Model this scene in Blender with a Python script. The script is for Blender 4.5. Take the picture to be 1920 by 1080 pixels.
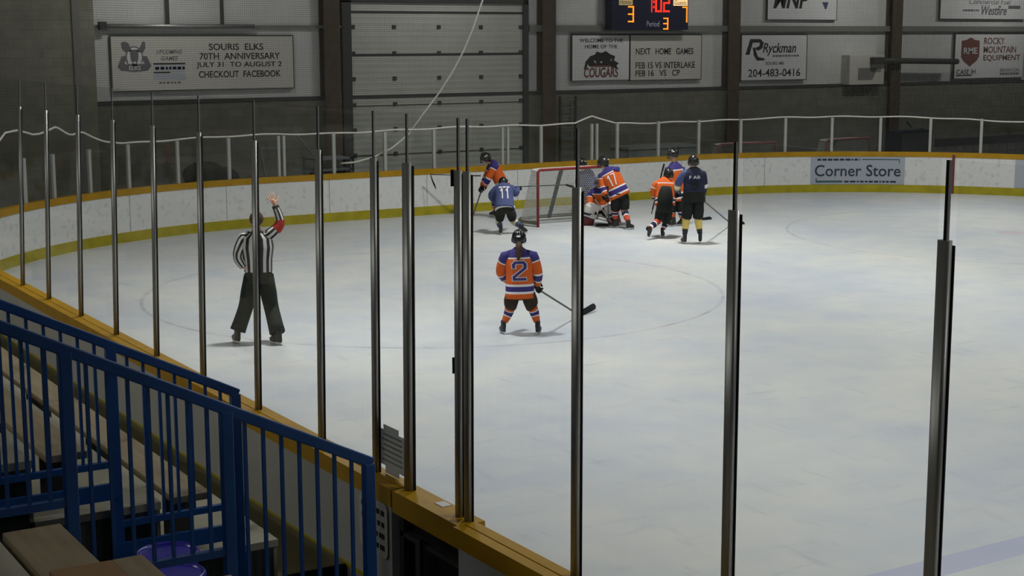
import bpy, bmesh, math, random
from mathutils import Vector, Matrix
random.seed(7)
S = bpy.context.scene
for o in list(bpy.data.objects): bpy.data.objects.remove(o)
COL = S.collection
PI = math.pi
# ------------------------------------------------------------------ camera
FPX = 2852.02; YAW = .55308; PIT = .1623; ROL = -.0028
CAM = Vector((-4.56404, -30.48815, 3.97327))
fw = Vector((math.sin(YAW)*math.cos(PIT), math.cos(YAW)*math.cos(PIT), -math.sin(PIT)))
rt = Vector((math.cos(YAW), -math.sin(YAW), 0)); up = rt.cross(fw)
r2 = rt*math.cos(ROL)+up*math.sin(ROL); u2 = up*math.cos(ROL)-rt*math.sin(ROL)
cam = bpy.data.objects.new('camera', bpy.data.cameras.new('camera')); COL.objects.link(cam)
cam.data.sensor_width = 36; cam.data.lens = FPX/1920*36; cam.data.clip_end = 300
M = Matrix((r2, u2, -fw)).transposed().to_4x4(); M.translation = CAM; cam.matrix_world = M
S.camera = cam
# ------------------------------------------------------------------ world, lights, exposure
wd = bpy.data.worlds.new('world'); S.world = wd; wd.use_nodes = True
wd.node_tree.nodes['Background'].inputs[0].default_value = (.75, .85, 1, 1)
wd.node_tree.nodes['Background'].inputs[1].default_value = .05
S.view_settings.view_transform = 'Standard'; S.view_settings.look = 'None'
S.view_settings.exposure = 0; S.view_settings.gamma = 1; S.view_settings.use_curve_mapping = False
S.cycles.transparent_max_bounces = 40; S.cycles.max_bounces = 8
def area(x, y, z, sx, sy, power, spread, col=(1, .985, .95), aim=None):
    l = bpy.data.lights.new('arena_or_fill_lamp', 'AREA'); l.shape = 'RECTANGLE'; l.size = sx; l.size_y = sy
    l.energy = power; l.spread = math.radians(spread); l.color = col
    o = bpy.data.objects.new('arena_or_fill_lamp', l); COL.objects.link(o); o.location = (x, y, z)
    if aim: o.rotation_euler = (Vector(aim)-Vector((x, y, z))).to_track_quat('-Z', 'Y').to_euler()
    return o
LAMP = 195
for lx in (4.5, 13.5, 22.5):
    for ly in (-6.2, -12.5, -18.8, -25.1, -31.4):
        area(lx, ly, 7.6, .9, .3, LAMP*(1.35 if (lx, ly) == (4.5, -12.5) else 1.7 if (lx, ly) == (13.5, -6.2) else .62 if lx < 5 else .9), 132)
for lx in (6.5, 13.5, 20.5, 27.5, 34):  # added fill row, no real fixtures, brightens the end wall
    area(lx, -1.2, 7.4, 1.2, .3, 35, 110, (1, .985, .95), (lx, 3, 4.4))
for ly in (-9, -17, -23):  # added unseen fill from the stands side, lifts benches and outer boards
    area(-7.5, ly, 5.6, 1.2, .4, 66 if ly > -20 else 17, 160, (1, .98, .93), (-.5, ly, .6))
# ------------------------------------------------------------------ materials
def lin(c):
    return tuple(((v/255)/12.92 if v/255 <= .04045 else ((v/255+.055)/1.055)**2.4) for v in c)+(1,)
def mat(name, rgb, rough=.6, metal=0, var=0, scale=6, spec=.3, emit=0, stretch=None):
    m = bpy.data.materials.new(name); m.use_nodes = True; nt = m.node_tree; b = nt.nodes['Principled BSDF']
    c = lin(rgb); b.inputs['Base Color'].default_value = c; b.inputs['Roughness'].default_value = rough
    b.inputs['Metallic'].default_value = metal; b.inputs['Specular IOR Level'].default_value = spec
    if emit:
        b.inputs['Emission Color'].default_value = c; b.inputs['Emission Strength'].default_value = emit
    if var:
        tc = nt.nodes.new('ShaderNodeTexCoord'); nz = nt.nodes.new('ShaderNodeTexNoise'); nz.inputs['Scale'].default_value = scale
        nz.inputs['Detail'].default_value = 5
        if stretch:
            mp = nt.nodes.new('ShaderNodeMapping'); mp.inputs['Scale'].default_value = stretch
            nt.links.new(tc.outputs['Object'], mp.inputs[0]); nt.links.new(mp.outputs[0], nz.inputs['Vector'])
        else: nt.links.new(tc.outputs['Object'], nz.inputs['Vector'])
        r = nt.nodes.new('ShaderNodeValToRGB'); r.color_ramp.elements[0].position = .3; r.color_ramp.elements[1].position = .7
        r.color_ramp.elements[0].color = tuple(v*(1-var) for v in c[:3])+(1,)
        r.color_ramp.elements[1].color = tuple(min(1, v*(1+var)) for v in c[:3])+(1,)
        nt.links.new(nz.outputs['Fac'], r.inputs[0]); nt.links.new(r.outputs[0], b.inputs['Base Color'])
    return m
def N(nt, t, **kw):
    n = nt.nodes.new(t)
    for k, v in kw.items(): setattr(n, k, v)
    return n
def math_node(nt, op, a, b=None):
    n = nt.nodes.new('ShaderNodeMath'); n.operation = op
    for i, v in enumerate((a, b)):
        if v is None: continue
        if isinstance(v, (int, float)): n.inputs[i].default_value = v
        else: nt.links.new(v, n.inputs[i])
    return n.outputs[0]
RW, RR, GL = 27.577, 8.508, 3.306       # rink width, corner radius, goal line set-back
CIR = ((RW/2-6.788, -GL-6.1), (RW/2+6.788, -GL-6.1)); BLUE = -GL-19.303
def ice_material():
    m = bpy.data.materials.new('ice'); m.use_nodes = True; nt = m.node_tree; b = nt.nodes['Principled BSDF']
    b.inputs['Roughness'].default_value = .42; b.inputs['Specular IOR Level'].default_value = .25
    tc = N(nt, 'ShaderNodeTexCoord'); co = tc.outputs['Object']
    sep = N(nt, 'ShaderNodeSeparateXYZ'); nt.links.new(co, sep.inputs[0])
    def noise(scale, detail=4, st=(1, 1, 1)):
        mp = N(nt, 'ShaderNodeMapping'); mp.inputs['Scale'].default_value = st; nt.links.new(co, mp.inputs[0])
        n = N(nt, 'ShaderNodeTexNoise'); n.inputs['Scale'].default_value = scale; n.inputs['Detail'].default_value = detail
        nt.links.new(mp.outputs[0], n.inputs['Vector']); return n.outputs['Fac']
    big = noise(.35, 3); mid = noise(1.6, 5)
    r = N(nt, 'ShaderNodeValToRGB'); e = r.color_ramp.elements
    e[0].position = .35; e[0].color = lin((180, 187, 197)); e[1].position = .68; e[1].color = lin((205, 206, 201))
    nt.links.new(math_node(nt, 'ADD', math_node(nt, 'MULTIPLY', big, .6), math_node(nt, 'MULTIPLY', mid, .4)), r.inputs[0])
    col = r.outputs[0]
    def mixin(mask, rgb):
        nonlocal col
        x = N(nt, 'ShaderNodeMix', data_type='RGBA'); nt.links.new(mask, x.inputs[0]); nt.links.new(col, x.inputs[6])
        x.inputs[7].default_value = lin(rgb); col = x.outputs[2]
    wear = math_node(nt, 'MINIMUM', math_node(nt, 'MAXIMUM', math_node(nt, 'MULTIPLY', math_node(nt, 'SUBTRACT', noise(2.2, 6), .34), 3), .35), 1)
    # skate scratches
    for st, thr in (((1.3, .25, 1), .66), ((.25, 1.3, 1), .67)):
        f = noise(5, 8, st); mixin(math_node(nt, 'MULTIPLY', math_node(nt, 'MINIMUM', math_node(nt, 'MAXIMUM', math_node(nt, 'MULTIPLY', math_node(nt, 'SUBTRACT', f, thr-.06), 9), 0), 1), .5), (168, 174, 184))
    for cx, cy in CIR:
        d = N(nt, 'ShaderNodeVectorMath', operation='DISTANCE'); nt.links.new(co, d.inputs[0]); d.inputs[1].default_value = (cx, cy, 0)
        ring = math_node(nt, 'LESS_THAN', math_node(nt, 'ABSOLUTE', math_node(nt, 'SUBTRACT', d.outputs['Value'], 4.57)), .03)
        mixin(math_node(nt, 'MULTIPLY', math_node(nt, 'MULTIPLY', ring, wear), .55), (126, 120, 128))
    yy = sep.outputs[1]
    bl = math_node(nt, 'LESS_THAN', math_node(nt, 'ABSOLUTE', math_node(nt, 'SUBTRACT', yy, BLUE-.155)), .155)
    mixin(math_node(nt, 'MULTIPLY', bl, .62), (160, 166, 198))
    gl = math_node(nt, 'LESS_THAN', math_node(nt, 'ABSOLUTE', math_node(nt, 'SUBTRACT', yy, -GL)), .03)
    mixin(math_node(nt, 'MULTIPLY', math_node(nt, 'MULTIPLY', gl, wear), .22), (190, 150, 155))
    # dark rubber marks and a faded face-off spot
    sp = noise(7, 2); mixin(math_node(nt, 'MULTIPLY', math_node(nt, 'GREATER_THAN', sp, .80), .5), (120, 125, 130))
    d = N(nt, 'ShaderNodeVectorMath', operation='DISTANCE'); nt.links.new(co, d.inputs[0]); d.inputs[1].default_value = (CIR[1][0], CIR[1][1], 0)
    mixin(math_node(nt, 'MULTIPLY', math_node(nt, 'LESS_THAN', d.outputs['Value'], .3), .22), (185, 130, 130))
    nt.links.new(col, b.inputs['Base Color'])
    return m
def board_material(name, base, dirt):
    m = bpy.data.materials.new(name); m.use_nodes = True; nt = m.node_tree; b = nt.nodes['Principled BSDF']
    b.inputs['Roughness'].default_value = .5; b.inputs['Specular IOR Level'].default_value = .25
    tc = N(nt, 'ShaderNodeTexCoord'); n = N(nt, 'ShaderNodeTexNoise'); n.inputs['Scale'].default_value = 9; n.inputs['Detail'].default_value = 8
    nt.links.new(tc.outputs['Object'], n.inputs['Vector'])
    r = N(nt, 'ShaderNodeValToRGB'); e = r.color_ramp.elements; e[0].position = .30; e[0].color = lin(dirt); e[1].position = .46; e[1].color = lin(base)
    nt.links.new(n.outputs['Fac'], r.inputs[0]); nt.links.new(r.outputs[0], b.inputs['Base Color']); return m
def block_material(name, a, c, w=.4, h=.2):
    m = bpy.data.materials.new(name); m.use_nodes = True; nt = m.node_tree; b = nt.nodes['Principled BSDF']; b.inputs['Roughness'].default_value = .85
    tc = N(nt, 'ShaderNodeTexCoord'); sp = N(nt, 'ShaderNodeSeparateXYZ'); cb = N(nt, 'ShaderNodeCombineXYZ')
    nt.links.new(tc.outputs['Object'], sp.inputs[0]); nt.links.new(sp.outputs[0], cb.inputs[0]); nt.links.new(sp.outputs[2], cb.inputs[1])
    br = N(nt, 'ShaderNodeTexBrick'); br.inputs['Scale'].default_value = 1; br.inputs['Brick Width'].default_value = w; br.inputs['Row Height'].default_value = h
    br.inputs['Mortar Size'].default_value = .008; br.inputs['Color1'].default_value = lin(a); br.inputs['Color2'].default_value = lin(tuple(v*.93 for v in a)); br.inputs['Mortar'].default_value = lin(c)
    nz = N(nt, 'ShaderNodeTexNoise'); nz.inputs['Scale'].default_value = 3; nz.inputs['Detail'].default_value = 6; nt.links.new(tc.outputs['Object'], nz.inputs['Vector'])
    mx = N(nt, 'ShaderNodeMix', data_type='RGBA', blend_type='MULTIPLY'); mx.inputs[0].default_value = .5
    nt.links.new(cb.outputs[0], br.inputs['Vector']); nt.links.new(br.outputs['Color'], mx.inputs[6]); nt.links.new(nz.outputs['Fac'], mx.inputs[7]); nt.links.new(mx.outputs[2], b.inputs['Base Color'])
    return m
def liner_material(name, rgb, pitch, axis):
    m = mat(name, rgb, .55, 0, .06, 1.5); nt = m.node_tree; b = nt.nodes['Principled BSDF']
    tc = N(nt, 'ShaderNodeTexCoord'); wv = N(nt, 'ShaderNodeTexWave', bands_direction=axis); wv.inputs['Scale'].default_value = pitch
    nt.links.new(tc.outputs['Object'], wv.inputs['Vector'])
    bp = N(nt, 'ShaderNodeBump'); bp.inputs['Strength'].default_value = .25; bp.inputs['Distance'].default_value = .02
    nt.links.new(wv.outputs['Fac'], bp.inputs['Height']); nt.links.new(bp.outputs[0], b.inputs['Normal']); return m
def glass_material():
    m = bpy.data.materials.new('clear_glass'); m.use_nodes = True; nt = m.node_tree; nt.nodes.clear()
    out = N(nt, 'ShaderNodeOutputMaterial'); mx = N(nt, 'ShaderNodeMixShader'); tr = N(nt, 'ShaderNodeBsdfTransparent'); gl = N(nt, 'ShaderNodeBsdfGlossy')
    tr.inputs[0].default_value = (.965, .975, .97, 1); gl.inputs['Roughness'].default_value = .03; gl.inputs[0].default_value = (1, 1, 1, 1)
    fr = N(nt, 'ShaderNodeFresnel'); fr.inputs[0].default_value = 1.35
    ge = N(nt, 'ShaderNodeNewGeometry'); f = math_node(nt, 'MULTIPLY', math_node(nt, 'MINIMUM', math_node(nt, 'MULTIPLY', fr.outputs[0], .8), .35), math_node(nt, 'SUBTRACT', 1, ge.outputs['Backfacing']))
    nt.links.new(f, mx.inputs[0]); nt.links.new(tr.outputs[0], mx.inputs[1]); nt.links.new(gl.outputs[0], mx.inputs[2]); nt.links.new(mx.outputs[0], out.inputs[0]); return m
def mesh_net_material(name, rgb, cell, thread):
    m = bpy.data.materials.new(name); m.use_nodes = True; nt = m.node_tree; nt.nodes.clear()
    out = N(nt, 'ShaderNodeOutputMaterial'); mx = N(nt, 'ShaderNodeMixShader'); tr = N(nt, 'ShaderNodeBsdfTransparent'); df = N(nt, 'ShaderNodeBsdfDiffuse'); df.inputs[0].default_value = lin(rgb)
    uv = N(nt, 'ShaderNodeTexCoord'); sp = N(nt, 'ShaderNodeSeparateXYZ'); nt.links.new(uv.outputs['UV'], sp.inputs[0])
    ms = [math_node(nt, 'LESS_THAN', math_node(nt, 'FRACT', math_node(nt, 'DIVIDE', sp.outputs[i], cell)), thread/cell) for i in (0, 1)]
    nt.links.new(math_node(nt, 'MAXIMUM', ms[0], ms[1]), mx.inputs[0]); nt.links.new(tr.outputs[0], mx.inputs[1]); nt.links.new(df.outputs[0], mx.inputs[2]); nt.links.new(mx.outputs[0], out.inputs[0]); return m
def paper_material():
    m = mat('paper_grey', (186, 188, 186), .8); nt = m.node_tree; b = nt.nodes['Principled BSDF']; o = nt.nodes['Material Output']
    tl = N(nt, 'ShaderNodeBsdfTranslucent'); tl.inputs[0].default_value = lin((186, 188, 186)); mx = N(nt, 'ShaderNodeMixShader'); mx.inputs[0].default_value = .5
    nt.links.new(b.outputs[0], mx.inputs[1]); nt.links.new(tl.outputs[0], mx.inputs[2]); nt.links.new(mx.outputs[0], o.inputs[0]); return m
MT = dict(
 ice=ice_material(), board=board_material('board_white', (224, 225, 224), (202, 204, 204)), board_back=mat('board_back', (172, 174, 170), .6, 0, .06, 2),
 cap=mat('cap_yellow', (176, 134, 16), .45, 0, .12, 3), cap_far=mat('cap_far', (216, 160, 70), .5, 0, .15, 3), kick=mat('kick_yellow', (168, 156, 34), .5, 0, .15, 4),
 alu=mat('aluminium', (172, 173, 170), .42, .82, .1, 3, stretch=(20, 20, 1)), alu_far=mat('painted_post', (176, 178, 174), .5, .2), rubber=mat('black_rubber', (18, 19, 19), .7),
 glass=glass_material(), net=mesh_net_material('netting', (96, 97, 92), .045, .0042), rope=mat('white_rope', (225, 225, 215), .8),
 blue=mat('blue_paint', (28, 80, 150), .35, .0, .1, 5, spec=.5), bench=mat('bench_wood', (150, 136, 110), .65, 0, .14, 3, stretch=(6, .5, 6)), ply=mat('plywood', (150, 118, 84), .6, 0, .15, 4), bench_edge=mat('bench_edge', (70, 55, 42), .7),
 deck=mat('deck_grey', (168, 164, 146), .8, 0, .1, 4), deck_face=mat('deck_face', (70, 70, 66), .8), skirt=liner_material('skirt_metal', (62, 66, 64), 5, 'X'), cage=mat('cage_dark', (72, 74, 76), .4, .6),
 walk=mat('walkway', (128, 122, 88), .8, 0, .15, 3), floor=mat('floor_concrete', (92, 92, 88), .85, 0, .12, 1.5), ceil=mat('ceiling_paint', (150, 150, 146), .8),
 liner=liner_material('wall_liner', (196, 197, 194), 1.1, 'X'), block=block_material('block_grey', (126, 125, 112), (106, 105, 94)), block2=block_material('block_olive', (150, 149, 132), (130, 129, 115)),
 door=liner_material('overhead_door', (176, 178, 170), 2.2, 'Z'), brown=mat('brown_steel', (74, 62, 50), .6, 0, .15, 5), dark=mat('dark_steel', (58, 60, 58), .6), girt=mat('girt_grey', (118, 118, 112), .7),
 sign=mat('sign_white', (196, 194, 184), .5), sign_w=mat('sign_bright', (214, 215, 214), .5), ink=mat('ink_black', (38, 38, 40), .6), ink_grey=mat('ink_grey', (104, 104, 108), .6), maroon=mat('maroon_ink', (112, 58, 56), .6), rmered=mat('sign_red', (112, 66, 62), .6),
 score=mat('scoreboard_navy', (22, 25, 52), .5), led_r=mat('led_red', (255, 40, 22), .5, emit=2.2), led_a=mat('led_amber', (255, 140, 30), .5, emit=1.6), led_w=mat('lit_panel', (255, 214, 150), .5, emit=.8), led_y=mat('lit_panel_yellow', (190, 165, 105), .5, emit=.35), blueink=mat('blue_ink', (70, 78, 110), .6),
 ad=mat('ad_bluegrey', (172, 178, 190), .5), slate=mat('slate_ink', (46, 58, 72), .6), green=mat('green_ink', (66, 100, 96), .6),
 orange=mat('jersey_orange', (204, 92, 34), .85, 0, .06, 20), purple=mat('jersey_purple', (56, 48, 112), .85), white=mat('cloth_white', (222, 220, 222), .8), navy=mat('jersey_navy', (30, 35, 62), .85, 0, .08, 20), royal=mat('jersey_blue', (72, 82, 124), .85, 0, .08, 20),
 black=mat('cloth_black', (26, 29, 27), .85), brownpants=mat('pants_brown', (50, 38, 30), .85), yellow=mat('sock_yellow', (214, 190, 106), .85), cream=mat('sock_cream', (206, 200, 160), .85), redsock=mat('sock_red', (190, 74, 48), .85), gold=mat('gold_cloth', (206, 180, 96), .85),
 helmet=mat('helmet_black', (20, 21, 22), .3, spec=.5), skin=mat('skin', (206, 158, 132), .6), hair=mat('brown_hair', (66, 48, 34), .7, 0, .3, 30), steel=mat('skate_steel', (190, 194, 198), .3, .9), boot=mat('skate_black', (24, 25, 27), .45, spec=.5), holder=mat('skate_holder', (210, 210, 206), .5),
 refwhite=mat('ref_white', (200, 200, 200), .85), refblack=mat('ref_black', (34, 35, 36), .85), red=mat('arm_red', (168, 44, 40), .8), refpants=mat('ref_pants', (34, 40, 34), .85, 0, .1, 12), glove=mat('glove_black', (28, 29, 32), .75), tape=mat('stick_black', (22, 22, 23), .7), shaft=mat('stick_grey', (86, 88, 90), .5),
 goalred=mat('goal_red', (128, 42, 44), .45), goalwhite=mat('goal_white', (206, 206, 200), .6), goalnet=mesh_net_material('goal_net', (206, 206, 200), .05, .013), goalnet_d=mesh_net_material('goal_net_base', (120, 118, 106), .04, .02), pad=mat('pad_white', (196, 192, 188), .7), padred=mat('pad_maroon', (104, 42, 48), .7), padnavy=mat('pad_navy', (40, 40, 62), .7), grey=mat('mask_grey', (110, 112, 114), .5),
 lid=mat('lid_blue', (46, 40, 168), .25, spec=.6), paper=paper_material(), mat_navy=mat('mat_navy', (22, 26, 40), .8), black2=mat('gate_black', (14, 15, 15), .8), pink=mat('old_red', (150, 96, 96), .6), crate=mat('crate_grey', (112, 118, 118), .7),
)
# ------------------------------------------------------------------ mesh helpers
class MB:
    def __init__(s): s.v = []; s.f = []; s.m = []; s.sm = []; s.uv = {}
    def add(s, vs, fs, mi=0, smooth=False):
        b = len(s.v); s.v += [Vector(v) for v in vs]
        for f in fs: s.f.append([b+i for i in f]); s.m.append(mi); s.sm.append(smooth)
        return s
    def box(s, x0, x1, y0, y1, z0, z1, mi=0, M=None):
        vs = [Vector((x, y, z)) for z in (z0, z1) for y in (y0, y1) for x in (x0, x1)]
        if M: vs = [M @ v for v in vs]
        return s.add(vs, [(0, 2, 3, 1), (4, 5, 7, 6), (0, 1, 5, 4), (2, 6, 7, 3), (0, 4, 6, 2), (1, 3, 7, 5)], mi)
    def beam(s, a, b, w, h, mi=0, upv=Vector((0, 0, 1))):
        a = Vector(a); b = Vector(b); d = (b-a).normalized(); x = d.cross(upv)
        if x.length < 1e-4: x = d.cross(Vector((0, 1, 0)))
        x.normalize(); y = x.cross(d)
        vs = [p+x*(i*w/2)+y*(j*h/2) for p in (a, b) for i, j in ((-1, -1), (1, -1), (1, 1), (-1, 1))]
        return s.add(vs, [(0, 1, 2, 3), (7, 6, 5, 4), (0, 4, 5, 1), (1, 5, 6, 2), (2, 6, 7, 3), (3, 7, 4, 0)], mi)
    def loft(s, rings, mi=0, smooth=True, cap=True, closed=True):
        # rings: list of lists of points; mi int, list per band, or function(band, seg)
        n = len(rings[0]); b = len(s.v)
        for r in rings: s.v += [Vector(p) for p in r]
        for i in range(len(rings)-1):
            for j in range(n if closed else n-1):
                k = (j+1) % n
                s.f.append([b+i*n+j, b+i*n+k, b+(i+1)*n+k, b+(i+1)*n+j]); s.sm.append(smooth)
                s.m.append(mi if isinstance(mi, int) else (mi(i, j) if callable(mi) else mi[i]))
        if cap and closed:
            for i in (0, len(rings)-1):
                s.f.append([b+i*n+j for j in (range(n-1, -1, -1) if i == 0 else range(n))]); s.sm.append(False)
                s.m.append(mi if isinstance(mi, int) else (mi(max(0, min(i, len(rings)-2)), 0) if callable(mi) else mi[min(i, len(rings)-2)]))
        return s
    def tube(s, pts, r, n=8, mi=0, cap=True, smooth=True, squash=None):
        pts = [Vector(p) for p in pts]; rs = r if isinstance(r, (list, tuple)) else [r]*len(pts)
        ref = None; rings = []
        for i, p in enumerate(pts):
            d = (pts[min(i+1, len(pts)-1)]-pts[max(i-1, 0)]).normalized()
            if ref is None: ref = d.cross(Vector((0, 0, 1)) if abs(d.z) < .9 else Vector((0, 1, 0))).normalized()
            ref = (ref-d*ref.dot(d)).normalized(); y = d.cross(ref)
            q = squash or (1, 1)
            rings.append([p+(ref*math.cos(2*PI*k/n)*q[0]+y*math.sin(2*PI*k/n)*q[1])*rs[i] for k in range(n)])
        return s.loft(rings, mi, smooth, cap)
    def prism(s, poly, ax, mi=0):
        # poly: list of 3D points (planar), extruded by vector ax
        n = len(poly); a = [Vector(p) for p in poly]; ax = Vector(ax)
        return s.add(a+[p+ax for p in a], [tuple(range(n-1, -1, -1)), tuple(range(n, 2*n))]+[(i, (i+1) % n, n+(i+1) % n, n+i) for i in range(n)], mi)
    def build(s, name, mats, parent=None, bevel=0, fix=True):
        me = bpy.data.meshes.new(name); me.from_pydata(s.v, [], s.f)
        for m in (mats if isinstance(mats, (list, tuple)) else [mats]): me.materials.append(MT[m] if isinstance(m, str) else m)
        for p, mi, sm in zip(me.polygons, s.m, s.sm): p.material_index = mi; p.use_smooth = sm
        if fix:
            bm = bmesh.new(); bm.from_mesh(me); bmesh.ops.recalc_face_normals(bm, faces=bm.faces); bm.to_mesh(me); bm.free()
        o = bpy.data.objects.new(name, me); COL.objects.link(o)
        if parent: o.parent = parent
        if bevel:
            md = o.modifiers.new('bevel', 'BEVEL'); md.width = bevel; md.segments = 2; md.limit_method = 'ANGLE'
        return o
def tag(o, label, cat, group=None):
    o['label'] = label; o['category'] = cat
    if group: o['group'] = group
    return o
def thing(name, label, cat, loc=(0, 0, 0), rz=0, group=None):
    o = bpy.data.objects.new(name, None); COL.objects.link(o); o.location = loc; o.rotation_euler = (0, 0, rz); o.empty_display_size = .1
    return tag(o, label, cat, group)
def struct(o): o['kind'] = 'structure'; return o
def B(name, x0, x1, y0, y1, z0, z1, m, parent=None, bevel=0): return MB().box(x0, x1, y0, y1, z0, z1).build(name, m, parent, bevel)
def text_points(txt, bold=.0, shear=0, spacing=1.0):
    c = bpy.data.curves.new('lettering', 'FONT'); c.body = txt; c.offset = bold; c.shear = shear; c.space_character = spacing; c.resolution_u = 3; c.extrude = .02
    o = bpy.data.objects.new('lettering', c); COL.objects.link(o); dg = bpy.context.evaluated_depsgraph_get(); me = bpy.data.meshes.new_from_object(o.evaluated_get(dg))
    bpy.data.objects.remove(o); bpy.data.curves.remove(c); return me
def text(txt, m, parent, fn, w, h, bold=.0, shear=0, name='lettering', spacing=1.0):
    # the lettering is fitted to a w x h rectangle centred on the origin; fn(u, v, depth) gives the point in the parent's space
    me = text_points(txt, bold, shear, spacing); xs = [v.co.x for v in me.vertices]; ys = [v.co.y for v in me.vertices]
    x0, x1, y0, y1 = min(xs), max(xs), min(ys), max(ys)
    for v in me.vertices: v.co = fn(((v.co.x-x0)/(x1-x0)-.5)*w, ((v.co.y-y0)/(y1-y0)-.5)*h, .003 if v.co.z > 0 else .0)
    me.materials.clear(); me.materials.append(MT[m]); me.name = name
    o = bpy.data.objects.new(name, me); COL.objects.link(o); o.parent = parent; return o
ORD = ['first', 'second', 'third', 'fourth', 'fifth', 'sixth', 'seventh', 'eighth', 'ninth', 'tenth', 'eleventh', 'twelfth', 'thirteenth', 'fourteenth', 'fifteenth', 'sixteenth', 'seventeenth', 'eighteenth', 'nineteenth', 'twentieth', 'twenty-first', 'twenty-second', 'twenty-third', 'twenty-fourth', 'twenty-fifth']
# ------------------------------------------------------------------ rink outline: s = run along the boards, off = outward
LA = RR*PI/2
def bpt(s, off=0, z=0):
    if s < 0: return Vector((-off, -RR+s, z))
    if s < LA:
        a = s/RR; r = RR+off; return Vector((RR-r*math.cos(a), -RR+r*math.sin(a), z))
    s -= LA
    if s < RW-2*RR: return Vector((RR+s, off, z))
    s -= RW-2*RR
    if s < LA:
        a = s/RR; r = RR+off; return Vector((RW-RR+r*math.sin(a), -RR+r*math.cos(a), z))
    s -= LA
    return Vector((RW+off, -RR-s, z))
def srange(a, b, st=.25):
    n = max(1, int(math.ceil((b-a)/st))); return [a+(b-a)*i/n for i in range(n+1)]
def strip(mb, a, b, o0, o1, z0, z1, mi=0, st=.12):
    rings = [[bpt(s, o0, z0), bpt(s, o1, z0), bpt(s, o1, z1), bpt(s, o0, z1)] for s in srange(a, b, st)]
    return mb.loft(rings, mi, False)
# ------------------------------------------------------------------ structure: ice, floors, walls, ceiling
outl = [bpt(s, .03) for s in srange(-34, LA*2+RW-2*RR+34, .3)]
ice = MB(); nO = len(outl); ice.add([p+Vector((0, 0, 0)) for p in outl]+[p-Vector((0, 0, .04)) for p in outl], [tuple(range(nO))]+[(i, nO+i, nO+(i+1) % nO, (i+1) % nO) for i in range(nO)])
struct(ice.build('floor_ice', 'ice'))
struct(B('floor', -12, 44, -48, 3.2, -.3, -.045, 'floor'))
WY = 3.0
struct(B('wall_end', 5.32, 44, WY, WY+.3, 2.6, 9, 'liner'))
struct(B('wall_end_lower', 5.32, 44, WY-.06, WY+.3, -.1, 2.6, 'block'))
struct(B('wall_end_left', -12, 5.32, WY-.25, WY+.3, -.1, 9, 'block2'))
struct(B('wall_left', -12.3, -12, -48, 3.3, -.1, 9, 'block2'))
struct(B('ceiling', -12.3, 44, -48, 3.3, 8.6, 8.8, 'ceil'))
struct(B('trim_1', 4.84, 5.0, WY-.3, WY-.25, -.1, 9, 'girt'))
struct(B('trim_2', 5.32, 44, WY-.09, WY, 2.56, 2.64, 'dark'))
struct(B('trim_3', 5.32, 11.3, WY-.1, WY, 4.24, 4.3, 'girt')); struct(B('trim_4', 16.6, 44, WY-.12, WY, 4.16, 4.32, 'girt'))
for cx in (10.95, 17.08, 23.22, 29.5):
    o = MB(); o.box(cx-.2, cx+.2, WY-.3, WY-.27, -.05, 9); o.box(cx-.2, cx+.2, WY-.03, WY, -.05, 9); o.box(cx-.02, cx+.02, WY-.27, WY-.03, -.05, 9)
    struct(o.build('column', 'brown'))
# overhead door
d = MB(); d.box(11.54, 16.4, WY-.07, WY-.02, -.045, 4.84); dr = struct(d.build('door_1', 'door'))
MB().box(11.3, 11.54, WY-.14, WY, -.045, 4.95).box(16.4, 16.55, WY-.14, WY, -.045, 4.95).box(11.3, 16.55, WY-.14, WY, 4.84, 4.97).build('door_frame', 'dark', dr)
j = MB()
for z in (4.62, 3.6, 2.4, 1.2): j.box(11.54, 16.4, WY-.082, WY-.07, z-.03, z+.03 if z > 3 else z-.01)
j.build('door_joint', 'dark', dr)
for zz in (4.27, 3.64, 3.03, 2.41, 1.8, 1.2):
    for xx in (11.6, 12.71, 13.95, 15.16, 16.34):
        MB().box(xx-.05, xx+.05, WY-.1, WY-.07, zz-.045, zz+.045).build('door_hinge', 'dark', dr)
# ------------------------------------------------------------------ boards
def boards(name, label, a, b, kick=True):
    t = thing(name, label, 'boards', bpt((a+b)/2 if a > -30 else a)); T = t.matrix_basis.translation.copy()
    def P(n, m, mb):
        for v in mb.v: v -= T
        return mb.build(n, m, t)
    P('board_panel', 'board', strip(MB(), a, b, 0, .02, 0, .93)); P('board_backing', 'board_back', strip(MB(), a, b, .15, .17, -.03 if a < -20 else 0, .93))
    P('end_post', 'board_back', strip(MB(), b-.05 if a < -15 and not kick else a, b if a < -15 and not kick else a+.05, .02, .15, 0, .93))
    ci, cm, co = (-.012, .09, .175) if kick else (.045, .126, .205)
    c = strip(MB(), a, b, ci, cm-.002, .93, 1.055); P('cap_rail', 'cap', c); c = strip(MB(), a, b, cm+.002, co, .93, 1.05); P('cap_rail', 'cap', c)
    P('kick_plate', 'kick', strip(MB(), a, b, -.012, 0, 0, .2))
    if kick: P('outer_trim', 'kick', strip(MB(), a, b, .17, .178, .32, .35))
    s = a+.9
    while s < b and kick:
        if s > 0: P('board_seam', 'girt', strip(MB(), s, s+.008, -.004, 0, .2, .93))
        s += 2.44
    return t
S_GATE = -21.85+RR; S_G2 = -22.74+RR; S_END = 2*LA+RW-2*RR+16
MAIN = boards('rink_boards', 'long run of white rink boards with yellow cap curving from the gate around the end', S_GATE, S_END)
NEARB = boards('rink_boards', 'short run of boards with yellow cap right of the gate', -33+RR, S_G2, False)
g = thing('rink_gate', 'gate in the near boards with black back and yellow cap', 'gate', (-.02, -22.3, 0))
MB().box(-.04, .02, -.43, .43, .04, .93).build('gate_panel', 'black2', g); MB().box(-.15, .04, -.44, .44, .9, 1.048).build('cap_rail', 'cap', g)
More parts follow.
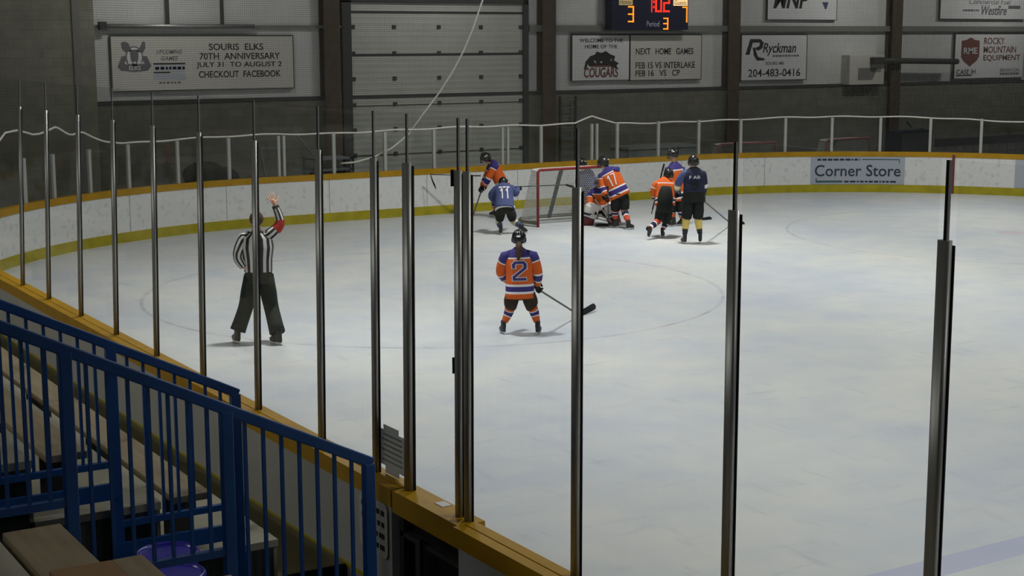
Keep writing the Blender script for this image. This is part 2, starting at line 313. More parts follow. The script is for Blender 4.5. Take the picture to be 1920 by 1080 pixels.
gf = MB(); gf.box(-.1, -.04, -.43, -.38, .04, .9); gf.box(-.1, -.04, .38, .43, .04, .9); gf.box(-.1, -.04, -.43, .43, .3, .34); gf.box(-.1, -.04, -.43, .43, .74, .77); gf.build('gate_frame', 'dark', g)
MB().box(-.05, .02, -.06, .04, 1.048, 1.053).build('cap_sticker', 'white', g); MB().box(-.13, -.1, .1, .16, .45, .8).build('gate_latch', 'dark', g)
# writing on the boards' outer face by the gate
sg = thing('warning_sign', 'small white warning notice with rounded corners on the outer boards left of the gate', 'sign', (-.18, -21.6, .74))
poly = []
for cx, cz, a0 in ((.16, .14, 0), (-.16, .14, 90), (-.16, -.14, 180), (.16, -.14, 270)):
    for k in range(5): a = math.radians(a0+k*22.5); poly.append((0, cx+.05*math.cos(a), cz+.05*math.sin(a)))
MB().prism(poly, (-.004, 0, 0)).build('sign_plate', 'sign', sg)
rng = random.Random(3); lb = MB()
for z in (.12, .04, -.04, -.12):
    y = -.17
    while y < .15: w = rng.uniform(.04, .08); lb.box(-.006, -.004, y, min(y+w, .17), z-.018, z+.018); y += w+.02
lb.build('lettering', 'ink', sg)
# advertising on the far boards
def ad(a, b, name, label, m):
    t = thing(name, label, 'sign', bpt((a+b)/2, 0, 0)); T = t.location.copy(); mb = strip(MB(), a, b, -.016, -.008, .21, .92, 0, .12)
    for v in mb.v: v -= T
    mb.build('ad_panel', m, t); return t, T
t, T = ad(27.86, 30.28, 'board_sign', 'blue-grey Corner Store sign on the far boards', 'ad')
sc = (27.86+30.28)/2
fn = lambda u, v, d: bpt(sc+u, -.017-d, .565+v)-T
text('Corner Store', 'slate', t, fn, 2.22, .3, .008)
def bars(t, m, segs, fn):
    mb = MB()
    for u0, u1, v0, v1 in segs:
        n = max(1, int((u1-u0)/.1))
        mb.loft([[fn(u0+(u1-u0)*i/n, v, d) for v, d in ((v0, 0), (v1, 0), (v1, .003), (v0, .003))] for i in range(n+1)], 0, False)
    return mb.build('lettering', m, t)
bars(t, 'green', [(.12, 1.08, .275, .3), (1.06, 1.08, .2, .3), (-1.08, -.38, -.31, -.26), (-1.08, -1.05, -.31, -.2)], fn)
rng = random.Random(5); sg_ = []; u = -1.05
while u < .05: w = rng.uniform(.04, .14); sg_.append((u, min(u+w, .06), .26, .31)); u += w+.03
u = -.33
while u < 1.0: w = rng.uniform(.04, .16); sg_.append((u, min(u+w, 1.02), -.31, -.265)); u += w+.03
bars(t, 'slate', sg_, fn)
ad(33.02, 36, 'board_sign', 'blue-grey sign panel at the right edge of the far boards', 'ad')
gs = MB(); strip(gs, 31.46, 31.53, -.035, -.025, .0, 1.0); tag(gs.build('upright_strip', 'maroon'), 'thin dark red upright strip on the far boards right of the store sign', 'strip')
# ------------------------------------------------------------------ near glass and posts
PY = [-11.95, -13.12, -14.4, -15.63, -16.86, -18.09, -19.33, -20.54, -21.43, -21.91, -22.575, -22.685, -23.86, -25.14, -26.40]
def lean(y): return .085*max(0, min(1, (y+24)/12))
def post(y, label, wd=1):
    l = lean(y); t = thing('glass_post', label, 'post', (-.07, y, 1.05)); D = rt*l
    def leanv(mb):
        for v in mb.v: v += D*(v.z/2.15)
        return mb
    c = MB(); hx, hy = .015*wd, .027*wd; ring = []
    for k in range(16):
        a = 2*PI*k/16; ca, sa = math.cos(a), math.sin(a); ring.append((hx*math.copysign(abs(ca)**.55, ca), hy*math.copysign(abs(sa)**.55, sa)))
    leanv(c.loft([[(x, yy, z) for x, yy in ring] for z in (0, 2.15)])).build('channel', 'alu', t)
    leanv(MB().box(.0152*wd, .022*wd, -.0285*wd, .0285*wd, 0, 2.13)).build('gasket', 'rubber', t)
    leanv(MB().box(-.005, .005, -.005, .005, 2.15, 2.46)).build('upper_seam', 'rubber', t)
    leanv(MB().box(-.002, .006, -.015, -.0055, 2.15, 2.46)).build('upper_clip', 'alu', t)
    return t
nl = 9
labels = []
for i, y in enumerate(PY):
    if i < 9: labels.append(f'{ORD[8-i]} metal glass post on the near boards counted leftwards from the gate')
    elif i == 9: labels.append('wider metal glass post on the left side of the gate')
    elif i == 10: labels.append('left one of the paired metal posts on the right side of the gate')
    elif i == 11: labels.append('right one of the paired metal posts on the right side of the gate')
    else: labels.append(f'{ORD[i-12]} tall metal glass post on the near boards counted rightwards from the gate')
posts = [post(y, l, 1.45 if i == 9 else 1.12) for i, (y, l) in enumerate(zip(PY, labels))]
for z in (.95, 2.1): MB().box(-.015, .01, .03, .042, z-.05, z+.05).build('latch', 'rubber', posts[10])
def pane(y0, y1, label):
    t = MB(); g0, g1 = rt*lean(y0), rt*lean(y1); z0, z1 = 1.0, 2.46+1.05
    a, b = y0+.05, y1-.05
    def P(y, g, z, x): return Vector((-.065+x, y, z))+g*((z-1.05)/2.15)
    vs = [P(a, g0, z0+.062, 0), P(b, g1, z0+.062, 0), P(b, g1, z1, 0), P(a, g0, z1, 0)]; vs += [v+Vector((.012, 0, 0)) for v in vs]
    t.add(vs, [(0, 1, 2, 3), (7, 6, 5, 4), (0, 4, 5, 1), (1, 5, 6, 2), (2, 6, 7, 3), (3, 7, 4, 0)])
    return tag(t.build('safety_glass', 'glass'), label, 'glass pane')
for i in range(len(PY)-1):
    if i == 10: continue
    nm = ['between the gate post and the first post left of it', 'over the gate', '', 'between the paired gate posts and the first post right of them', 'between the first and second posts right of the gate', 'between the second and third posts right of the gate']
    lb_ = 'clear glass pane ' + (f'between the {ORD[8-i]} and {ORD[7-i]} posts left of the gate' if i < 8 else nm[i-8])
    pane(PY[i+1], PY[i], lb_)
pane(-27.65, PY[-1], 'clear glass pane right of the third post right of the gate'); pane(PY[0], -10.8, 'clear glass pane left of the ninth post left of the gate')
pp = thing('paper_notice', 'grey paper notice with cut corners taped inside the glass left of the gate', 'notice', (-.03, -21.6, 1.235))
MB().prism([(0, y, z*.62) for y, z in ((-.2, -.22), (-.1, -.22), (-.1, -.28), (.1, -.28), (.1, -.2), (.2, -.2), (.2, .2), (.12, .2), (.12, .26), (-.1, .26), (-.1, .2), (-.2, .2))], (-.002, 0, 0)).build('paper_sheet', 'paper', pp)
lb = MB()
for k in range(6): lb.box(-.004, -.002, -.15, .12+.03*(k % 2), .09-k*.036, .1-k*.036)
lb.build('lettering', 'ink_grey', pp)
# ------------------------------------------------------------------ far glass, posts, rope, netting
FS = [6.56, 7.49, 8.55, 9.6, 10.85, 12.09, 13.26, 13.38, 14.56, 15.82, 17.07, 18.9, 19.05, 19.98, 21.45, 21.6, 22.21, 23.47, 24.72, 25.94, 27.17, 28.4, 29.64, 30.89, 32.14, 33.4]
def ftop(s): return 1.93 if s > 9 else (1.9 if s > 7.9 else 1.88)
for i, s in enumerate(FS):
    p = bpt(s, .07, 1.05); e = MB(); w = .03 if s in (13.26, 13.38, 18.9, 19.05, 21.45, 21.6) else .036
    e.box(-w, w, -.03, .03, 0, ftop(s)-1.05)
    o = e.build('far_glass_post', 'alu_far', None, .006); o.location = p
    if i: rng_ = (bpt(s+.05)-bpt(s-.05)); o.rotation_euler[2] = math.atan2(rng_.y, rng_.x)
    tag(o, f'{ORD[i] if i < 25 else "last"} slim post on the far glass counted from the left corner', 'post')
for i, (a, b) in enumerate(zip(FS[:-1], FS[1:])):
    if b-a < .2: continue
    mb = strip(MB(), a+.045, b-.045, .064, .076, 1.062, ftop(b)-.01, 0, .3)
    tag(mb.build('far_safety_glass', 'glass'), f'far glass pane between the {ORD[i]} and {ORD[i+1] if i+1 < 25 else "last"} posts from the left corner', 'glass pane')
mb = strip(MB(), 1.0, FS[0]-.045, .064, .076, 1.062, 1.87, 0, .3); tag(mb.build('far_safety_glass', 'glass'), 'far glass run left of the first slim post in the left corner', 'glass pane')
RP = [(4.4, 1.86), (5.0, 1.9), (5.62, 2.11), (6.09, 2.37), (6.51, 2.37), (7.01, 2.27), (7.23, 2.28), (7.73, 2.384), (8.0, 2.24), (8.15, 2.18), (8.46, 2.233), (8.76, 2.12), (9.05, 2.03), (9.55, 1.945), (10.04, 1.947), (12.11, 1.965), (13.3, 1.963), (14.57, 1.93), (15.83, 1.95), (18.03, 1.97), (20, 1.946), (21, 1.951), (21.25, 2.047), (21.49, 2.13), (21.72, 2.06), (22.2, 1.915), (23.5, 1.89), (24.7, 1.895), (25.9, 1.905), (26.4, 1.925), (27.5, 1.951), (29.6, 1.958), (30.85, 1.94), (32.1, 1.89), (33.2, 1.86), (36, 1.87)]
def rz_(s):
    for (a, za), (b, zb) in zip(RP[:-1], RP[1:]):
        if a <= s <= b: return za+(zb-za)*(s-a)/(b-a)
    return RP[-1][1]
nt_ = thing('protective_netting', 'grey protective netting hanging above the far glass with a white bottom rope', 'netting', bpt(18, .1, 0)); T = nt_.location.copy()
ss = srange(4.4, 36, .12); rows = [0, .25, .5, .75, 1]
me = bpy.data.meshes.new('net_mesh'); vs, fs, uvs = [], [], []
for s in ss:
    z0 = rz_(s)
    for r in rows: z = z0+(8.3-z0)*r; vs.append(bpt(s, .135, z)-T); uvs.append((s, z))
nr = len(rows)
for i in range(len(ss)-1):
    for k in range(nr-1): fs.append((i*nr+k, (i+1)*nr+k, (i+1)*nr+k+1, i*nr+k+1))
def uvmesh(name, vs, fs, uvs, m, parent):
    me = bpy.data.meshes.new(name); me.from_pydata(vs, [], fs); ul = me.uv_layers.new(name='UVMap')
    for l in me.loops: ul.data[l.index].uv = uvs[l.vertex_index]
    me.materials.append(MT[m]); o = bpy.data.objects.new(name, me); COL.objects.link(o); o.parent = parent; return o
uvmesh('net_mesh', vs, fs, uvs, 'net', nt_)
MB().tube([bpt(s, .135, rz_(s)+.012*math.sin(s*4))-T for s in srange(4.4, 36, .1)], .02, 6).build('bottom_rope', 'rope', nt_)
LRP = [(13.61, 4.86), (13.46, 4.5), (13.32, 4.16), (13.07, 3.67), (12.79, 3.23), (12.46, 2.79), (12.11, 2.4), (11.9, 2.16), (11.62, 1.84), (11.21, 1.55), (10.73, 1.36), (10.27, 1.27), (9.94, 1.26)]
tag(MB().tube([(14.0, .2, 5.9)]+[(x, .2, z) for x, z in LRP], .021, 6).build('loose_rope', 'rope'), 'loose white rope curving down in front of the overhead door', 'rope')
# ------------------------------------------------------------------ bleachers
def dx(k): return -.68-.81*k            # front edge of tier k
def dz(k): return .6+.4*k
YF, YB = -23.17, -21.2
struct(B('floor_walkway', -5.6, -.178, YB+.06, 2.6, -.045, .335, 'walk')); struct(B('floor_walkway', -5.6, -.178, -31, YF-.1, -.045, .335, 'walk'))
struct(B('trim_5', -.7, -.19, YB+.04, YB+.06, -.045, .335, 'mat_navy'))
def section(nm, y0, y1, nearsec):
    for k in range(6):
        w = 'bottom' if k == 0 else ORD[k]
        lvl = 'lowest' if k == 0 else f'{ORD[k]} lowest'
        t = thing('bleacher_tier', f'grey bleacher step, {lvl}, {nm}', 'bleacher step', (dx(k), (y0+y1)/2, dz(k)), 0); h = (y1-y0)/2
        MB().box(-.81 if k < 5 else -2.5, 0, -h, h, -.05, 0).build('deck', 'deck', t)
        MB().box(-.03, -.005, -h+.01, h-.01, -.4 if k else -.265, -.05).build('riser', 'deck', t)
        ye = h if nearsec else -h
        sg = 1 if nearsec else -1
        MB().box(-.81, -.035, min(ye, ye-sg*.03), max(ye, ye-sg*.03), -dz(k)-.04, -.05).build('end_skirt', 'skirt', t)
        b = thing('bleacher_bench', f'brown wooden bench plank on the {lvl} step, {nm}', 'bench', (dx(k)-(.64 if nearsec else .575), (y0+y1)/2, dz(k)), 0, None)
        MB().box(-.13, .13, -h+.06, h-(.42 if nearsec else .06), .345, .395).build('plank', 'bench', b, .006)
        y = -h+.35
        while y < h-.5: MB().box(-.1, .1, y-.02, y+.02, 0, .345).build('bracket', 'dark', b); y += 1.8
section('beyond the back railing', YB+.06, -6, False)
section('in front of the front railing', -31.2, YF-.12, True)
# sunken passage between the railings
tag(B('rubber_mat', -4.4, -.25, YF+.02, YB-.02, -.045, -.03, 'mat_navy'), 'dark rubber mat on the sunken passage between the blue railings', 'mat')
def railing(y, label, side):
    t = thing('stair_railing', label, 'railing', (-.98, y, 0)); px = [0, -.815, -1.63, -2.445, -3.26]; sl = -.495
    def top(x): return 1.68+sl*x
    MB().beam((.02, 0, top(.02)-.0), (-3.4, 0, top(-3.4)), .05, .06).build('top_rail', 'blue', t, .008)
    for i, x in enumerate(px):
        MB().box(x-.032, x+.032, -.028, .028, dz(i)-.62 if i else .335*(side < 0), top(x)-.01).build('post', 'blue', t, .006)
    for i in range(4):
        x0, x1 = px[i+1], px[i]; zr = .935+.403*i
        MB().box(x0+.03, x1-.03, -.02, .02, zr-.04, zr).build('bottom_rail', 'blue', t)
        if side > 0: MB().box(x0-.03, x1, -.035, .0, zr-.245, zr-.14).build('toe_rail', 'blue', t)
        for k in range(1, 8):
            x = x0+(x1-x0)*k/8
            if k in (1, 2, 3, 4, 5, 6, 7): MB().box(x-.009, x+.009, -.009, .009, zr-.01, top(x)-.02).build('baluster', 'blue', t)
    return t
railing(YF, 'blue stair railing in front, nearer to the camera', -1); railing(YB, 'blue stair railing behind, beyond the aisle steps', 1)
t = thing('seat_board', 'brown and tan wooden seat board lying on the foreground bench at the bottom left', 'board', (-2.86, -25.4, 1.797))
MB().box(-.19, .07, -.98, .98, 0, .032).build('brown_board', 'ply', t, .004); MB().box(.07, .2, -.98, .98, 0, .032).build('tan_board', 'bench', t, .004)
# pail with a lid on the aisle steps
def tub(name, label, loc, r, h, tilt=0):
    t = thing(name, label, 'bin', loc); t.rotation_euler = (0, tilt, 0)
    pr = [(0, 0), (r*.84, 0), (r*.95, h*.9), (r*.95, h)]
    ring = lambda p: [Vector((p[0]*math.cos(2*PI*k/32), p[0]*math.sin(2*PI*k/32), p[1])) for k in range(32)]
    MB().loft([ring((.001, 0)), ring(pr[1]), ring(pr[2]), ring(pr[3])]).build('bin_body', 'lid', t)
    MB().loft([ring(q) for q in ((r*.96, h-.04), (r*1.03, h-.035), (r*1.03, h+.005), (r*.97, h+.018), (r*.9, h+.006), (r*.86, h-.012), (.001, h-.012))]).build('bin_lid', 'lid', t)
    MB().tube([(r*1.04*math.cos(a), r*1.04*math.sin(a), h-.06-.05*math.sin(a)) for a in [PI*k/12 for k in range(13)]], .004, 6).build('bin_handle', 'steel', t); return t
tub('lidded_bin', 'shiny blue lidded bin in the passage, nearer the front railing', (-1.86, -22.4, -.03), .19, .99)
tub('lidded_bin', 'second blue bin partly hidden behind the shiny lidded bin', (-1.73, -21.95, -.03), .185, .96)
# ------------------------------------------------------------------ signs on the end wall
def board_sign(name, label, x0, x1, z0, z1, m='sign', y=WY-.1, frame='dark'):
    t = thing(name, label, 'sign', ((x0+x1)/2, y, (z0+z1)/2)); w, h = (x1-x0)/2, (z1-z0)/2
    MB().box(-w, w, 0, .06, -h, h).build('sign_panel', m, t)
    if frame: MB().box(-w-.025, -w, -.006, .06, -h-.02, h+.02).box(w, w+.02, -.006, .06, -h-.02, h+.02).box(-w, w, -.006, .06, h, h+.03).box(-w, w, -.006, .06, -h-.02, -h).build('sign_frame', frame, t)
    cx, cz = (x0+x1)/2, (z0+z1)/2
    def at(ax, az): return lambda u, v, d: Vector((ax-cx+u, -.002-d, az-cz+v))
    return t, at
def flat(t, at, polys, m, name='emblem'):
    if name == 'lettering' and len(polys) > 1: return [flat(t, at, [q], m, name) for q in polys][-1]
    if name == 'sponsor_panel' and len(polys) > 1: return [flat(t, at, [q], m, name) for q in polys][-1]
    mb = MB()
    for poly in polys: mb.prism([at(u, v, .0) for u, v in poly], (0, -.004, 0))
    return mb.build(name, m, t)
def ell(cx, cz, a, b, n=20, a0=0, a1=360): return [(cx+a*math.cos(math.radians(a0+(a1-a0)*k/n)), cz+b*math.sin(math.radians(a0+(a1-a0)*k/n))) for k in range(n+(a1-a0 < 360))]
def dashes(t, at, rows, m, seed, wr=(.04, .12)):
    r = random.Random(seed); mb = MB()
    for x0, x1, z, h in rows:
        u = x0
        while u < x1-.02:
            w = r.uniform(*wr); e = min(u+w, x1); p = [at(a, b, 0) for a, b in ((u, z), (e, z), (e, z+h), (u, z+h))]; mb.prism(p, (0, -.004, 0)); u = e+.03
    return mb.build('lettering', m, t)
t, at = board_sign('message_board', 'long cream message board announcing a 70th anniversary', 5.72, 10.03, 2.86, 4.05)
for s, cx, cz, w in (('SOURIS  ELKS', 8.63, 3.815, 1.32), ('70TH  ANNIVERSARY', 8.72, 3.605, 1.96), ('JULY 31  TO AUGUST 2', 8.70, 3.40, 2.08), ('CHECKOUT  FACEBOOK', 8.71, 3.195, 2.0)):
    text(s, 'ink', t, at(cx, cz), w, .15, .014)
text('UPCOMING', 'ink_grey', t, at(7.04, 3.71), .6, .09, .012, .3); text('GAMES', 'ink_grey', t, at(7.04, 3.565), .4, .09, .012, .3)
o0 = at(7.04, 3.29)
flat(t, o0, [[(-.38, .17), (.36, .17), (.36, .14), (-.38, .14)], [(-.38, -.02), (.0, -.02), (.0, -.05), (-.38, -.05)]], 'ink', 'lettering')
flat(t, o0, [[(-.38, .12), (.36, .12), (.36, .0), (-.38, .0)], [(-.38, -.07), (.36, -.07), (.36, -.2), (-.38, -.2)], [(.02, -.02), (.36, -.02), (.36, -.05), (.02, -.05)]], 'ad', 'sponsor_panel')
dashes(t, o0, [(-.34, .34, .03, .06)], 'sign_w', 2, (.05, .09)); dashes(t, o0, [(-.26, .28, -.285, .04)], 'ink_grey', 4)
e = at(6.23, 3.6)
flat(t, e, [ell(0, .0, .2, .24), ], 'ink_grey', 'emblem_ring'); 
def shift(mb_o, dy): mb_o.location.y += dy
shift(flat(t, e, [ell(0, 0, .17, .21)], 'sign_w', 'emblem_disc'), -.005)
shift(flat(t, e, [[(-.1, .16), (.1, .16), (.09, 0), (.06, -.2), (-.06, -.2), (-.09, 0)], [(-.06, .14), (-.12, .3), (-.2, .34), (-.28, .32), (-.27, .2), (-.2, .12), (-.1, .12)], [(.06, .14), (.14, .22), (.2, .34), (.25, .34), (.26, .2), (.2, .1), (.1, .1)], [(-.38, -.2), (-.28, .02), (-.2, .02), (-.2, -.16), (.2, -.16), (.2, .02), (.28, .02), (.38, -.2), (.3, -.29), (0, -.32), (-.3, -.29)]], 'ink_grey', 'emblem_head'), -.009)
o = text('ELKS', 'sign_w', t, at(6.23, 3.36), .26, .09, .01); o.location.y -= .014
o = dashes(t, e, [(-.22, .22, -.15, .05)], 'sign_w', 9, (.03, .05)); o.location.y -= .012
# cougars board
t, at = board_sign('team_sign', 'white Welcome to the Home of the Cougars sign under the scoreboard', 17.92, 19.75, 2.89, 4.06, 'sign_w')
text('WELCOME TO THE', 'ink', t, at(18.84, 3.93), 1.4, .1, .012); text('HOME OF THE', 'ink', t, at(18.84, 3.77), 1.05, .1, .012)
e = at(18.84, 3.38)
flat(t, e, [[(-.55, -.2), (-.5, .0), (-.35, .14), (-.2, .18), (-.15, .26), (.0, .22), (.15, .27), (.3, .18), (.45, .14), (.42, .02), (.58, -.06), (.5, -.1), (.52, -.2), (.3, -.14), (-.3, -.14), (-.44, -.1), (-.5, -.24)]], 'ink', 'emblem_head')
o = flat(t, e, [[(-.25, .04), (-.2, -.04), (-.15, -.02)], [(-.05, -.0), (.0, -.05), (.04, -.0)], [(-.46, -.05), (-.4, -.2), (-.37, -.15)], [(.3, .0), (.36, .06), (.3, .05)]], 'sign_w', 'emblem_mark'); o.location.y -= .006
o = flat(t, e, [[(-.35, -.1), (.3, -.1), (.3, -.14), (-.35, -.14)]], 'rmered', 'emblem_bar'); o.location.y -= .006
o = text('COUGARS', 'maroon', t, at(18.84, 3.09), 1.1, .26, .02, .1); o.location.y -= .006
t, at = board_sign('message_board', 'cream Next Home Games letter board right of the cougars sign', 19.8, 22.2, 2.87, 4.06)
for s, cx, cz, w in (('NEXT   HOME   GAMES', 20.95, 3.63, 1.95), ('FEB 15 VS INTERLAKE', 20.98, 3.26, 2.02), ('FEB 16   VS   CP', 20.72, 3.05, 1.5)): text(s, 'ink', t, at(cx, cz), w, .17, .014)
# ryckman board
t, at = board_sign('sponsor_sign', 'white Ryckman sponsor sign with a phone number', 23.65, 26.08, 2.8, 4.06, 'sign_w')
text('Ryckman', 'ink', t, at(25.05, 3.66), 1.25, .36, .015, .25); text('204-483-0416', 'ink', t, at(24.88, 3.0), 1.95, .22, .012)
e = at(24.15, 3.65)
flat(t, e, [[(-.36, -.14), (-.2, .3), (.18, .3), (.3, .2), (.26, .05), (.12, -.02), (.02, -.0), (.0, .06), (.14, .1), (.16, .2), (-.1, .2), (-.22, -.14)], [(-.1, .06), (-.02, .06), (.1, -.2), (.35, -.24), (.32, -.3), (.06, -.3), (-.05, -.16)]], 'ink', 'emblem')
text('SOURIS MB', 'ink_grey', t, at(24.88, 3.27), .7, .09, .01); dashes(t, at(24.9, 3.45), [(-.1, .9, 0, .05)], 'ink_grey', 11)
# MNP board and upper right board
t, at = board_sign('sponsor_sign', 'white MNP sponsor sign cut by the top of the picture', 24.57, 27.2, 4.5, 5.7, 'sign_w')
text('MNP', 'ink', t, at(25.45, 5.06), 1.35, .5, .03, .25); o = flat(t, at(26.75, 4.9), [[(-.12, .1), (.12, .1), (.05, -.1), (0, -.1)]], 'blueink')
t, at = board_sign('sponsor_sign', 'white sponsor sign at the top right with a script name', 31.5, 35.35, 4.55, 5.7, 'sign_w')
text('Westfire', 'ink_grey', t, at(33.9, 4.82), 1.15, .3, .015, .3); text('Commercial Fuel', 'ink_grey', t, at(33.7, 5.08), 1.9, .16, .0, .2); flat(t, at(34.8, 4.92), [[(-.25, .05), (.3, .05), (.3, -.05), (-.25, -.05)]], 'ink_grey'); dashes(t, at(32.9, 4.78), [(-.4, .35, 0, .06)], 'ink_grey', 13)
# rocky mountain board
t, at = board_sign('sponsor_sign', 'white Rocky Mountain Equipment sponsor sign at the right edge', 32.22, 35.38, 2.72, 4.08, 'sign_w')
for s, cz, w, cx in (('ROCKY', 3.87, .95, 33.98), ('MOUNTAIN', 3.6, 1.5, 34.25), ('EQUIPMENT', 3.33, 1.7, 34.36)): text(s, 'rmered', t, at(cx, cz), w, .21, .012)
e = at(32.9, 3.58)
flat(t, e, [[(-.4, .3), (-.2, .32), (0, .4), (.2, .32), (.4, .3), (.4, -.2), (.3, -.32), (0, -.5), (-.3, -.32), (-.4, -.2)]], 'rmered', 'emblem')
o = flat(t, e, [[(-.38, .1), (.38, .1), (.38, -.12), (-.38, -.12)]], 'rmered', 'emblem_band'); o.location.y -= .004
o = text('RME', 'sign_w', t, at(32.9, 3.57), .6, .19, .012); o.location.y -= .012
text('CASE IH', 'ink', t, at(32.75, 2.92), .85, .15, .012); flat(t, at(32.7, 2.81), [[(-.4, .02), (.3, .02), (.3, -.02), (-.4, -.02)]], 'ink', 'lettering')
text('BRANDON', 'ink_grey', t, at(34.75, 2.95), .9, .11, .008); dashes(t, at(34.75, 2.8), [(-.45, .45, 0, .07)], 'ink_grey', 17)
# scoreboard
t = thing('scoreboard', 'dark navy electronic scoreboard with red and amber digits', 'scoreboard', (20.19, WY-.45, 5.2)); fy = -.002
MB().box(-1.27, 1.27, 0, .3, -1.0, 1.0).build('cabinet', 'score', t, .01)
MB().box(-.9, -.85, .3, .42, -.8, .8).box(.85, .9, .3, .42, -.8, .8).build('wall_bracket', 'dark', t)
SEG = {'0': 'abcdef', '1': 'bc', '2': 'abged', '3': 'abgcd', '7': 'abc'}
def digit(ch, cx, cz, w, h, m):
    th = .2*w; r = {'a': (-w/2, w/2, h/2-th, h/2), 'd': (-w/2, w/2, -h/2, -h/2+th), 'g': (-w/2, w/2, -th/2, th/2), 'b': (w/2-th, w/2, 0, h/2), 'c': (w/2-th, w/2, -h/2, 0), 'f': (-w/2, -w/2+th, 0, h/2), 'e': (-w/2, -w/2+th, -h/2, 0)}
    mb = MB()
    for k in SEG[ch]: a, b, c, d_ = r[k]; mb.box(cx+a, cx+b, -.012, 0, cz+c, cz+d_)
    return mb.build('digit', m, t)
def sx(px): return -1.27+2.54*(px-1128)/143
def sz(py): return 4.18-5.2+.8*(58-py)/58
digit('3', sx(1163), sz(27), .19, .42, 'led_a'); digit('7', sx(1264), sz(27), .17, .42, 'led_a'); digit('3', sx(1228), sz(44.5), .16, .31, 'led_a')
digit('1', sx(1199), sz(7), .1, .44, 'led_r'); digit('0', sx(1214), sz(5), .21, .48, 'led_r'); digit('2', sx(1229), sz(5), .21, .48, 'led_r')
MB().box(sx(1206)-.03, sx(1206)+.0, -.012, 0, sz(13)-.03, sz(13)+.03).box(sx(1206)-.03, sx(1206), -.012, 0, sz(3)-.03, sz(3)+.03).build('digit_colon', 'led_r', t)
MB().box(sx(1141), sx(1166), -.008, 0, sz(10), sz(0)+.1).build('name_panel', 'led_y', t); MB().box(sx(1242), sx(1269), -.008, 0, sz(10), sz(0)+.1).build('name_panel', 'led_w', t)
text('Period', 'ad', t, lambda u, v, d: Vector((sx(1204)+u, -.004-d, sz(45)+v)), .42, .15, .0)
text('Home', 'ink_grey', t, lambda u, v, d: Vector((sx(1153)+u, -.01-d, sz(4)+v)), .36, .12, .0); text('Guests', 'ink_grey', t, lambda u, v, d: Vector((sx(1255)+u, -.01-d, sz(4)+v)), .4, .12, .0)
# wall fittings
t = thing('strip_light', 'unlit bright metal strip fixture on two rods above the message board', 'light fixture', (7.3, WY-.18, 4.28))
MB().tube([(-1.75, 0, 0), (1.75, 0, 0)], .05, 10).build('tube_body', 'alu', t); MB().box(-1.85, -1.7, -.08, .08, -.09, .09).build('end_cap', 'dark', t)
for x in (-.3, .98): MB().box(x-.035, x+.035, -.03, .03, .03, 4.3).build('hanging_rod', 'dark', t)
t = thing('wall_heater', 'square pale heater box on the wall with a dark tube to its right', 'heater', (28.26, WY-.35, 3.05))
MB().box(-.7, .7, 0, .35, -.44, .43).build('heater_box', 'sign', t, .01)
MB().prism([(-.36, -.006, .05), (.42, -.006, .05), (.22, -.006, -.3), (-.36, -.006, -.3)], (0, .005, 0)).build('heater_grille', 'girt', t)
MB().tube([(.2, -.1, .26), (3.7, -.1, .2)], .085, 12).build('heater_tube', 'dark', t); MB().box(.1, .5, -.2, 0, .15, .36).build('burner', 'dark', t)
t = thing('wall_ladder', 'grey access ladder fixed to the lower wall beside a brown column', 'ladder', (17.72, WY-.2, .0))
for x in (-.24, .24): MB().box(x-.025, x+.025, -.03, .03, 0, 2.5).build('rail', 'dark', t)
for k in range(12): MB().tube([(-.24, 0, .2+k*.2), (.24, 0, .2+k*.2)], .014, 8).build('rung', 'crate', t)
# ------------------------------------------------------------------ hockey goals
def goal(label, loc, rz, spare=False):
    t = thing('hockey_goal', label, 'goal', loc, rz); k = .915; R = .03
    MB().tube([(-k, 0, 0), (-k, 0, 1.16), (-k+.02, 0, 1.2), (-k+.06, 0, 1.22), (k-.06, 0, 1.22), (k-.02, 0, 1.2), (k, 0, 1.16), (k, 0, 0)], R, 10).build('goal_frame', 'pink' if spare else 'goalred', t)
    def back(z):                       # outline of the back at height z
        f = z/1.22; dpt = 1.0-(.55)*f; ww = k+.12*(1-f)
        return [(-k, 0, z), (-ww, dpt*.55, z), (-ww*.72, dpt*.93, z), (0, dpt, z), (ww*.72, dpt*.93, z), (ww, dpt*.55, z), (k, 0, z)]
    MB().tube(back(.03), .025, 8).build('base_frame', 'goalwhite', t)
    MB().tube([(x, y, z) for x, y, z in back(1.2)], .02, 8).build('top_frame', 'goalwhite', t)
    st = MB(); st.beam((0, .98, .05), (0, .46, 1.2), .09, .03); st.build('back_post', 'crate', t)
    MB().loft([[Vector((x, y-.02, .0)), Vector((x*1.02, y+.03, .0)), Vector((x*1.02, y+.03, .12)), Vector((x, y-.02, .12))] for x, y, z in back(0)], 0, False).build('base_padding', 'goalnet_d', t)
    vs, fs, uv = [], [], []; nz = 6
    for iz in range(nz+1):
        z = 1.21*iz/nz; pts = back(z); L = 0
        for i, p in enumerate(pts):
            if i: L += (Vector(p)-Vector(pts[i-1])).length
            vs.append(Vector(p)); uv.append((L, z*1.1))
    m = 7
    for iz in range(nz):
        for i in range(m-1): fs.append((iz*m+i, iz*m+i+1, (iz+1)*m+i+1, (iz+1)*m+i))
    b = len(vs); tp = back(1.21)
    for p in tp: vs.append(Vector(p)); uv.append((p[0], p[1]))
    vs.append(Vector((0, 0, 1.21))); uv.append((0, 0))
    for i in range(m-1): fs.append((b+i, b+i+1, b+m))
    uvmesh('goal_netting', vs, fs, uv, 'goalnet', t); return t
goal('red framed hockey goal with white netting on the ice', (RW/2, -GL, 0), 0)
goal('old spare hockey goal stored behind the far glass below the heater', (26.0, 1.0, -.045), .1, True); goal('old spare hockey goal stored behind the far glass under the ryckman sign', (22.5, 1.2, -.045), -.1, True)
